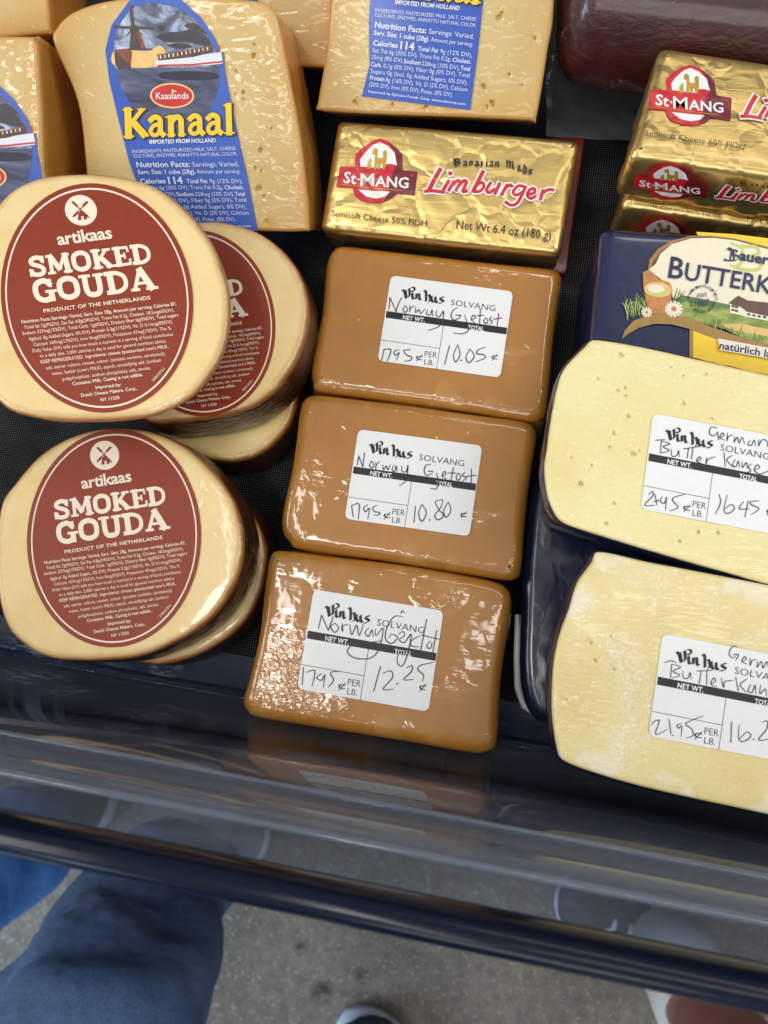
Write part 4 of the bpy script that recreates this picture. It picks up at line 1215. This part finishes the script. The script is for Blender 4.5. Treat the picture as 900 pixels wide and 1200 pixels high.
foil_box('gold foil cheese box lowest in the right-hand stack, only its left edge showing', plD, rround([(748, 160), (1000, 200), (1000, 320), (716, 282)], 9), TH, [])

# ------------------------------------------------------------------ navy printed pack
BZ = zm(720, 260, 5.0)
plN = Plane(800, 350, 0.066, 3, 0)
t = thing('navy_cheese_pack', 'navy printed cheese pack with a farm picture, behind the upper cut yellow block', 'cheese pack', (plN.O.x + 0.02, plN.O.y, 0.0017))
out = rround([(706, 264), (1060, 286), (1075, 470), (690, 425)], 10)
V, F, D = slab(plN, pxmap(plN, out), 0.0635, 0.0045, 0.004, 0.004, lambda u, v: 0.0002 * noise.noise(Vector((u * 60, v * 60, 3))), lambda f, h: 0.0007 * noise.noise(Vector((f * 50, h * 200, 9))))
mesh_obj('pack', V, F, M['navyprint'], t, depth=D)
P = Print(plN, BZ, 0.0005)
R = 1450
P.poly([(478, 62), (700, 76), (900, 100), (R, 170), (R, 260), (800, 140), (600, 92), (484, 82)], 'pyellow')
P.poly([(440, 632), (600, 690), (R, 850), (R, 1000), (440, 850)], 'pyellow'); P.poly([(438, 632), (460, 641), (458, 850), (436, 850)], 'pgold')
P.poly([(195, 282), (203, 225), (255, 160), (340, 112), (450, 86), (560, 84), (700, 100), (850, 138), (1100, 200), (R, 330), (R, 700), (900, 600), (300, 400)], 'pgold', 0)
P.poly([(212, 282), (222, 236), (270, 176), (345, 126), (450, 92), (560, 90), (700, 106), (850, 144), (1100, 206), (R, 336), (R, 700), (900, 600), (300, 400)], 'pbrown', 0)
P.poly([(240, 250), (268, 190), (335, 134), (450, 100), (580, 98), (700, 112), (850, 152), (1100, 216), (R, 346), (R, 640), (760, 600), (480, 520), (340, 450), (326, 380), (250, 324), (200, 284)], 'pcream')
P.poly([(330, 462), (400, 434), (480, 448), (620, 478), (780, 510), (R, 640), (R, 700), (700, 560), (480, 540)], 'phill'); P.poly([(330, 490), (420, 470), (520, 500), (640, 505), (780, 530), (R, 670), (R, 860), (900, 720), (760, 690), (640, 630), (480, 590), (380, 560)], 'green')
P.poly([(620, 602), (760, 606), (R, 740), (R, 770), (780, 655), (640, 620)], 'pwood2')
P.text('Ɓ' if False else 'B', (690, 250), (820, 270), 120, 'plime', 0.02) if False else None
for st in ([(680, 130), (740, 150), (820, 150), (840, 190), (760, 210)], [(760, 205), (850, 225), (840, 280), (760, 285), (680, 260)], [(745, 140), (740, 240), (700, 270)]):
    P.line(st, 22, 'plime', 5, taper=0.5)
rs = random.Random(3)
for k in range(46):
    x = rs.uniform(70, 190); y = rs.uniform(545, 588) - (x - 70) * 0.25
    P.line([(x, y), (x - rs.uniform(-10, 20), y - rs.uniform(20, 60)), (x - rs.uniform(-18, 40), y - rs.uniform(60, 130))], rs.uniform(3, 6), 'pgrass' if k % 3 else 'plime', 3, taper=0.2)
for k in range(14):
    x = rs.uniform(335, 380); P.line([(x, 470), (x + rs.uniform(5, 50), 470 - rs.uniform(30, 80))], 3.5, 'pgrass', taper=0.2)
for k in range(60):
    x = rs.uniform(400, 1000); y = 590 + (x - 400) * 0.20 + rs.uniform(-26, 34); P.line([(x, y), (x + rs.uniform(-14, 14), y - rs.uniform(16, 40))], 3.2, 'pgrass' if k % 2 else 'plime', taper=0.2)
P.poly([(40, 692), (58, 640), (108, 585), (200, 548), (300, 538), (420, 562), (560, 618), (700, 668), (900, 722), (R, 860), (R, 890), (900, 760), (800, 740), (600, 692), (440, 632), (330, 604), (230, 601), (140, 626), (80, 660)], 'pgold')
P.poly([(164, 300), (200, 284), (245, 330), (250, 338), (320, 360), (336, 402), (326, 500), (304, 542), (200, 542), (184, 470), (166, 384)], 'pwood'); P.ell((252, 402), 80, 44, 'pwood2', 0.1); P.ell((248, 408), 62, 30, 'plime', 0.1); P.ell((240, 396), 50, 24, 'pcream', 0.1)


def daisy(cx, cy, r, n):
    for k in range(n):
        a = 2 * math.pi * k / n
        P.line([(cx + r * .3 * math.cos(a), cy + r * .3 * math.sin(a)), (cx + r * math.cos(a), cy + r * math.sin(a) * 0.9)], r * 0.34, 'pwall', taper=0.7)
    P.ell((cx, cy), r * 0.34, r * 0.32, 'pwood', n=14)


daisy(345, 515, 48, 13); daisy(186, 535, 30, 11)
P.poly([(760, 520), (R, 640), (R, 690), (760, 560)], 'pwall'); P.poly([(672, 488), (736, 504), (736, 552), (672, 540)], 'pwall'); P.poly([(735, 505), (762, 520), (762, 562), (736, 552)], 'pwall')
P.poly([(664, 480), (720, 438), (775, 466), (900, 480), (R, 600), (R, 650), (900, 560), (770, 532), (735, 505)], 'proof')
for (x, y) in ((684, 498), (704, 503), (684, 520), (704, 525), (776, 546), (806, 552), (836, 558), (868, 562), (898, 568)):
    P.line([(x, y), (x + 12, y + 3)], 13, 'proof')
for st in ([(640, 176), (660, 160), (680, 172), (672, 230)], [(690, 168), (696, 228)], [(660, 168), (712, 176), (700, 196), (676, 198)], [(680, 198), (722, 208), (712, 230), (650, 232), (640, 222)]):
    P.nib(st, 'pnavy', (5, -4), 3)
P.text('auer', (724, 228), (896, 257), 60, 'pnavy', 0.03); P.text('B', (308, 330), (392, 344), 130, 'pnavy', 0.012); P.text('UTTERKÄSE', (402, 344), (1130, 466), 106, 'pnavy', 0.012)
for word, a0, a1, flip in (('FAMILIENTRADITION', 195, 355, 1), ('FÜR BESTEN GENUSS', 170, 12, -1)):
    for k, c in enumerate(word):
        if c == ' ':
            continue
        a = math.radians(a0 + (a1 - a0) * k / (len(word) - 1)); rr = 76
        x, y = 510 + rr * math.cos(a), 466 + rr * math.sin(a)
        tx, ty = (-math.sin(a), math.cos(a)) if flip > 0 else (math.sin(a), -math.cos(a))
        P.text(c, (x - tx * 6, y - ty * 6), (x + tx * 6, y + ty * 6), 14, 'pnavy', 0.02)
P.text('seit', (474, 450), (538, 446), 34, 'pnavy', 0.0, 0.25); P.text('1887', (462, 506), (552, 500), 42, 'pnavy', 0.0, 0.25)
P.poly([(600, 690), (R, 850), (R, 905), (606, 758)], 'pwall'); P.text('natürlich lac', (604, 750), (936, 808), 44, 'pnavy', 0.025); P.text('tosefrei', (938, 808), (1150, 846), 44, 'pnavy', 0.025)
P.build('printed_front', t)

# ------------------------------------------------------------------ cut yellow cheese blocks in navy wrap
CUT = [
    ('cut yellow cheese block priced 16.45 in navy wrap, below the printed navy pack', [(700, 397), (686, 405), (662, 430), (654, 450), (647, 483), (640, 530), (638, 547), (641, 577), (648, 597), (662, 613), (707, 628), (783, 651), (900, 684), (1010, 712), (1035, 690), (1060, 500), (1040, 468), (900, 438), (810, 418), (760, 407)],
     0.078, 0.046, 'butter', L4Z, L4C, PEN4, [(729, 415, 3), (701, 443, 2), (733, 454, 2.5), (737, 487, 3), (743, 531, 3.5), (720, 507, 2.5), (681, 566, 4), (715, 523, 2), (802, 472, 2.5), (835, 490, 2), (711, 613, 3), (720, 589, 2), (797, 634, 2.5), (819, 623, 3), (842, 624, 2.5), (750, 528, 2), (725, 457, 2), (694, 545, 2), (670, 536, 1.5), (734, 463, 2), (787, 430, 1.5), (801, 440, 2), (828, 438, 2), (645, 546, 1.5)]),
    ('cut yellow cheese block with white frosty marks, nearest the clear front', [(703, 646), (694, 658), (677, 682), (667, 713), (653, 753), (647, 797), (648, 847), (654, 882), (661, 892), (687, 903), (743, 920), (807, 935), (867, 948), (960, 968), (1040, 985), (1060, 960), (1085, 740), (1060, 718), (900, 685), (813, 668), (760, 658)],
     0.078, 0.046, 'butter2', zm(755, 738, 6.207), [(130, 28), (1185, 229), (1083, 973), (28, 772)], PEN5, [(693, 753, 2), (698, 774, 2), (716, 746, 1.5), (720, 785, 1.5), (664, 820, 1.5)]),
]
for ci, (lab, out, z, th, mt, zmp, cor, pen, pit) in enumerate(CUT):
    cx = sum(p[0] for p in out) / len(out); cy = sum(p[1] for p in out) / len(out)
    pl = Plane(cx, cy, z)
    t = thing('cut_cheese_block', lab, 'cheese block', pl.p(0, 0, -th), 'cut yellow cheese blocks')
    o = spline(pxmap(pl, out), 5)
    lo = Plane(cx, cy, z); 
    V, F, D = slab(pl, o, 0.012, 0.0015, 0.001, 0.0033, lump(ci * 7 + 1, 0.0002, 50), (lambda f, h: 0.0003 * noise.noise(Vector((f * 120, 0, 5)))), pits_px(pl, pit, 0.68, 1.1))
    mesh_obj('cheese', V, F, M[mt], t, depth=D)
    # wrap: a shell a little larger than the cheese, open at the top, its rim ragged
    oo = ccw(resample([Vector(p) for p in o], 0.0014)); n = len(oo); V, F = [], []
    hs = [(0.0002, 0.0), (0.0008, -0.0012), (0.0011, -0.004), (0.0008, -0.010), (-0.0010, -0.022), (-0.0030, -0.036), (-0.0040, -(th - 0.003)), (-0.0060, -th + 0.0003)]
    for k, (ex, h) in enumerate(hs):
        q = inset(oo, -ex)
        for i, p in enumerate(q):
            rag = 0.0011 * noise.noise(Vector((i * 0.13, 2 + ci, 0))) + 0.0006 * noise.noise(Vector((i * 0.5, 7, ci))) if k < 2 else 0
            tn = (oo[(i + 1) % n] - oo[i - 1]).normalized(); e = Vector((tn.y, -tn.x)) * (0.0008 * noise.noise(Vector((i * 0.16, h * 300, 3))) if k > 1 else 0)
            V.append(pl.p(p.x + e.x, p.y + e.y, h - 0.0012 + rag))
    for k in range(len(hs) - 1):
        for i in range(n):
            F.append((k * n + i, (k + 1) * n + i, (k + 1) * n + (i + 1) % n, k * n + (i + 1) % n))
    F.append(tuple((len(hs) - 1) * n + n - 1 - i for i in range(n)))
    mesh_obj('navy_wrap', V, F, M['navy'], t)
    price_label(t, pl, zmp, cor, pen, w=7.2, h0=0.00042)

plU = Plane(780, 780, 0.0305)
t = thing('wrapped_cheese_block', 'whole navy wrapped block under the frosty cut cheese, white torn film at its corner', 'cheese block', (plU.O.x, plU.O.y, 0.0017))
V, F, D = slab(plU, spline(pxmap(plU, [(628, 560), (616, 640), (611, 740), (612, 800), (622, 834), (645, 850), (760, 874), (960, 920), (1000, 900), (1020, 640), (980, 590), (760, 545), (660, 540)]), 5), 0.0287, 0.005, 0.004, 0.005, lump(4, 0.0006, 70), lambda f, h: 0.0012 * noise.noise(Vector((f * 50, h * 200, 6))))
mesh_obj('navy_wrap', V, F, M['navy'], t)
fl = [at(606, 720, 0.020), at(606, 770, 0.016), at(609, 805, 0.012), at(617, 825, 0.010), at(630, 838, 0.010)]
mesh_obj('torn_film', *tube(fl, [0.0006, 0.0010, 0.0015, 0.0018, 0.0008], 8, sx=1.6), M['white'], t)

# ------------------------------------------------------------------ dark sausage and its wrapper
a, b = at(655, -8, 0.066), at(1030, 34, 0.066)
d = (b - a).normalized(); pts, rad = [], []
for k in range(40):
    f = k / 39; pts.append(a + (b - a) * f)
    e = min(f, 1 - f) * (b - a).length
    rad.append(0.0325 * math.sqrt(max(0.02, 1 - max(0, 1 - e / 0.016) ** 2)) * (1 + 0.02 * noise.noise(Vector((f * 9, 0, 0)))))
t = thing('smoked_sausage', 'thick dark maroon smoked sausage lying across the back right corner', 'sausage', (a + b) / 2 - Vector((0, 0, 0.0325)))
mesh_obj('sausage', *tube(pts, rad, 40), M['sausage'], t)
V, F = [], []
NX, NY = 26, 14
for j in range(NY):
    for i in range(NX):
        px = 640 + 130 * i / (NX - 1); py = 66 + 92 * j / (NY - 1) + 10 * i / NX
        p = at(px, py, 0.032); p.z += 0.0016 * noise.noise(Vector((i * .3, j * .5, 0))) + 0.0007 * noise.noise(Vector((i * .9, j * 1.1, 3)))
        V.append(p)
for j in range(NY - 1):
    for i in range(NX - 1):
        F.append((j * NX + i, j * NX + i + 1, (j + 1) * NX + i + 1, (j + 1) * NX + i))
mesh_obj('wrapper_flap', V, F, M['wrapper'], t)

# ------------------------------------------------------------------ people at the case, seen below the rail
def skin_body(name, joints, edges, mat, parent, rot_z=0, lev=3, fold=0.0):
    """joints: (point, rx, ry); a single continuous skinned surface"""
    me = bpy.data.meshes.new(name); base = wloc(parent)
    me.from_pydata([tuple(Vector(j[0]) - base) for j in joints], edges, [])
    o = bpy.data.objects.new(name, me); COL.objects.link(o)
    sk = o.modifiers.new('skin', 'SKIN'); sk.use_smooth_shade = True
    lay = me.skin_vertices[0].data if me.skin_vertices else None
    if lay is None:
        bm = bmesh.new(); bm.from_mesh(me); bm.verts.layers.skin.verify(); bm.to_mesh(me); bm.free(); lay = me.skin_vertices[0].data
    for i, j in enumerate(joints):
        lay[i].radius = (j[1], j[2]); lay[i].use_root = (i == 0)
    sb = o.modifiers.new('sub', 'SUBSURF'); sb.levels = lev; sb.render_levels = lev
    dg = bpy.context.evaluated_depsgraph_get(); m2 = bpy.data.meshes.new_from_object(o.evaluated_get(dg))
    bpy.data.objects.remove(o); m2.name = name
    for v in m2.vertices:
        if fold:
            q = v.co
            v.co = q + v.normal * fold * (noise.noise(Vector((q.x * 11, q.y * 11, q.z * 7))) + 0.6 * noise.noise(Vector((q.x * 26, q.y * 26, q.z * 16 + 4))) - 1.3 * max(0.0, 0.35 - abs(noise.noise(Vector((q.x * 9 + 3, q.y * 9, q.z * 15))))))
    m2.materials.clear(); m2.materials.append(mat)
    m2.polygons.foreach_set('use_smooth', [True] * len(m2.polygons))
    q = bpy.data.objects.new(name, m2); COL.objects.link(q); q.parent = parent
    return q


def shoe(parent, heel, toe, upper, sole, laces=None, w=0.048, sock=None):
    """a low shoe from heel to toe on the floor"""
    h, t = Vector(heel), Vector(toe); d = (t - h); L = d.length; d.normalize(); s = Vector((-d.y, d.x, 0))
    prof = [(0.0, .62, .065), (.06, .82, .072), (.2, .86, .078), (.35, .80, .082), (.48, .84, .070), (.62, 1.0, .056), (.78, 1.0, .046), (.90, .78, .038), (.97, .50, .030), (1.0, .22, .022)]
    V, F = [], []; n = 16
    for (f, ww, hh) in prof:
        c = h + d * (L * f)
        for k in range(n):
            a = math.pi * 2 * k / n
            V.append(c + s * math.cos(a) * w * ww + Vector((0, 0, 0.012 + max(0, 0.5 + 0.5 * math.sin(a)) ** 0.8 * hh)))
    for i in range(len(prof) - 1):
        for k in range(n):
            F.append((i * n + k, i * n + (k + 1) % n, (i + 1) * n + (k + 1) % n, (i + 1) * n + k))
    F += [tuple(range(n)), tuple((len(prof) - 1) * n + n - 1 - k for k in range(n))]
    so = mesh_obj('shoe', V, F, upper, parent)
    V, F = [], []
    o = []
    for (f, ww, hh) in prof:
        o.append((f, ww))
    ring = [h + d * (L * f) + s * w * ww * 1.08 for f, ww in o] + [h + d * (L * f) - s * w * ww * 1.08 for f, ww in reversed(o)]
    V = [p + Vector((0, 0, 0.001)) for p in ring] + [p + Vector((0, 0, 0.018)) for p in ring]; m = len(ring)
    F = [(i, (i + 1) % m, m + (i + 1) % m, m + i) for i in range(m)] + [tuple(range(m - 1, -1, -1)), tuple(range(m, 2 * m))]
    mesh_obj('sole', V, F, sole, so)
    if laces:
        for k in range(4):
            f = 0.40 + 0.09 * k; c = h + d * (L * f); hh = 0.082 - 0.10 * (f - .35) + 0.014
            mesh_obj('lace', *tube([c - s * w * .5 + Vector((0, 0, hh - 0.010)), c + Vector((0, 0, hh + 0.002)), c + s * w * .5 + d * 0.012 + Vector((0, 0, hh - 0.010))], 0.003, 8), laces, so)
    return so


def fl(px, py, up=0.0):
    return at(px, py, FLOOR_Z + up)


# in dark jeans, front foot under the rail
ank = fl(226, 1012, 0.10); knA = at(95, 1245, -0.20); hip = knA + Vector((0.02, -0.10, 0.42))
ank2 = fl(445, 1235, 0.10); hip2 = hip + Vector((0.19, -0.04, 0))
pA = thing('person', 'person in dark blue jeans and pale grey shoe standing left of centre', 'person', (hip.x, hip.y, FLOOR_Z))
kn = knA; kn2 = ank2.lerp(hip2, 0.46) + Vector((0, 0.03, 0))
pel = (hip + hip2) / 2 + Vector((0, 0, 0.06))
J = [(pel, .15, .12), (pel + Vector((0, 0, .14)), .16, .12), (hip, .085, .09), (hip.lerp(kn, .55), .088, .09), (kn, .098, .098), (at(165, 1098, -.42), .086, .086), (ank + Vector((0.0, -0.01, .05)), .074, .074), (ank + Vector((0, 0.0, -.03)), .066, .066),
     (hip2, .085, .09), (hip2.lerp(kn2, .55), .085, .085), (kn2, .075, .075), (kn2.lerp(ank2, .5), .075, .075), (ank2 + Vector((0, 0, .02)), .07, .07)]
skin_body('jeans', J, [(0, 1), (0, 2), (2, 3), (3, 4), (4, 5), (5, 6), (6, 7), (0, 8), (8, 9), (9, 10), (10, 11), (11, 12)], M['denim'], pA, fold=0.022)
shoe(pA, fl(205, 1035), fl(306, 940), M['shoe'], M['shoewhite'])
shoe(pA, fl(400, 1290), fl(458, 1188), M['shoedark'], M['shoewhite'])
# in bright blue jeans at the left edge
ank = fl(62, 962, 0.10); hip = Vector((ank.x - 0.08, ank.y - 0.16, 0.24)); hip2 = hip + Vector((-0.17, 0.02, 0)); ank2 = ank + Vector((-0.27, -0.06, 0))
pB = thing('person', 'person in bright blue jeans cut off by the left edge below the rail', 'person', (hip.x, hip.y, FLOOR_Z))
kn, kn2 = ank.lerp(hip, .46), ank2.lerp(hip2, .46); pel = (hip + hip2) / 2 + Vector((0, 0, 0.06))
J = [(pel, .15, .12), (pel + Vector((0, 0, .14)), .16, .12), (hip, .085, .09), (hip.lerp(kn, .5), .085, .085), (kn, .072, .072), (kn.lerp(ank, .5), .072, .072), (ank, .07, .07), (hip2, .085, .09), (hip2.lerp(kn2, .5), .085, .085), (kn2, .072, .072), (kn2.lerp(ank2, .5), .07, .07), (ank2, .068, .068)]
skin_body('jeans', J, [(0, 1), (0, 2), (2, 3), (3, 4), (4, 5), (5, 6), (0, 7), (7, 8), (8, 9), (9, 10), (10, 11)], M['denim2'], pB, fold=0.008)
shoe(pB, fl(30, 990), fl(130, 905), M['shoedark'], M['shoewhite'])
# bare leg with white sock on the right
ank = fl(792, 1126, 0.09); hip = Vector((ank.x + 0.10, ank.y - 0.24, 0.24)); hip2 = hip + Vector((0.19, 0, 0)); ank2 = ank + Vector((0.30, -0.03, 0))
pC = thing('person', 'person with a bare leg, white sock and pale sneaker at the right', 'person', (hip.x, hip.y, FLOOR_Z))
kn, kn2 = ank.lerp(hip, .46) + Vector((0.02, 0.02, 0)), ank2.lerp(hip2, .46); pel = (hip + hip2) / 2 + Vector((0, 0, 0.06))
J = [(pel, .15, .12), (pel + Vector((0, 0, .14)), .16, .12), (hip, .085, .09), (hip.lerp(kn, .5), .078, .078), (kn, .058, .06), (kn.lerp(ank, .38), .058, .06), (kn.lerp(ank, .75), .044, .046), (ank, .034, .038), (hip2, .085, .09), (hip2.lerp(kn2, .5), .078, .078), (kn2, .058, .06), (kn2.lerp(ank2, .38), .058, .06), (ank2, .034, .038)]
skin_body('body', J, [(0, 1), (0, 2), (2, 3), (3, 4), (4, 5), (5, 6), (6, 7), (0, 8), (8, 9), (9, 10), (10, 11), (11, 12)], M['skin'], pC)
mesh_obj('sock', *tube([ank + Vector((0, 0.01, -0.02)), ank + Vector((0, 0, .03)), ank.lerp(kn, .16)], [.046, .045, .050], 20), M['sock'], pC)
shoe(pC, fl(812, 1126), fl(655, 1034), M['shoedark'], M['shoewhite'], M['shoewhite'])
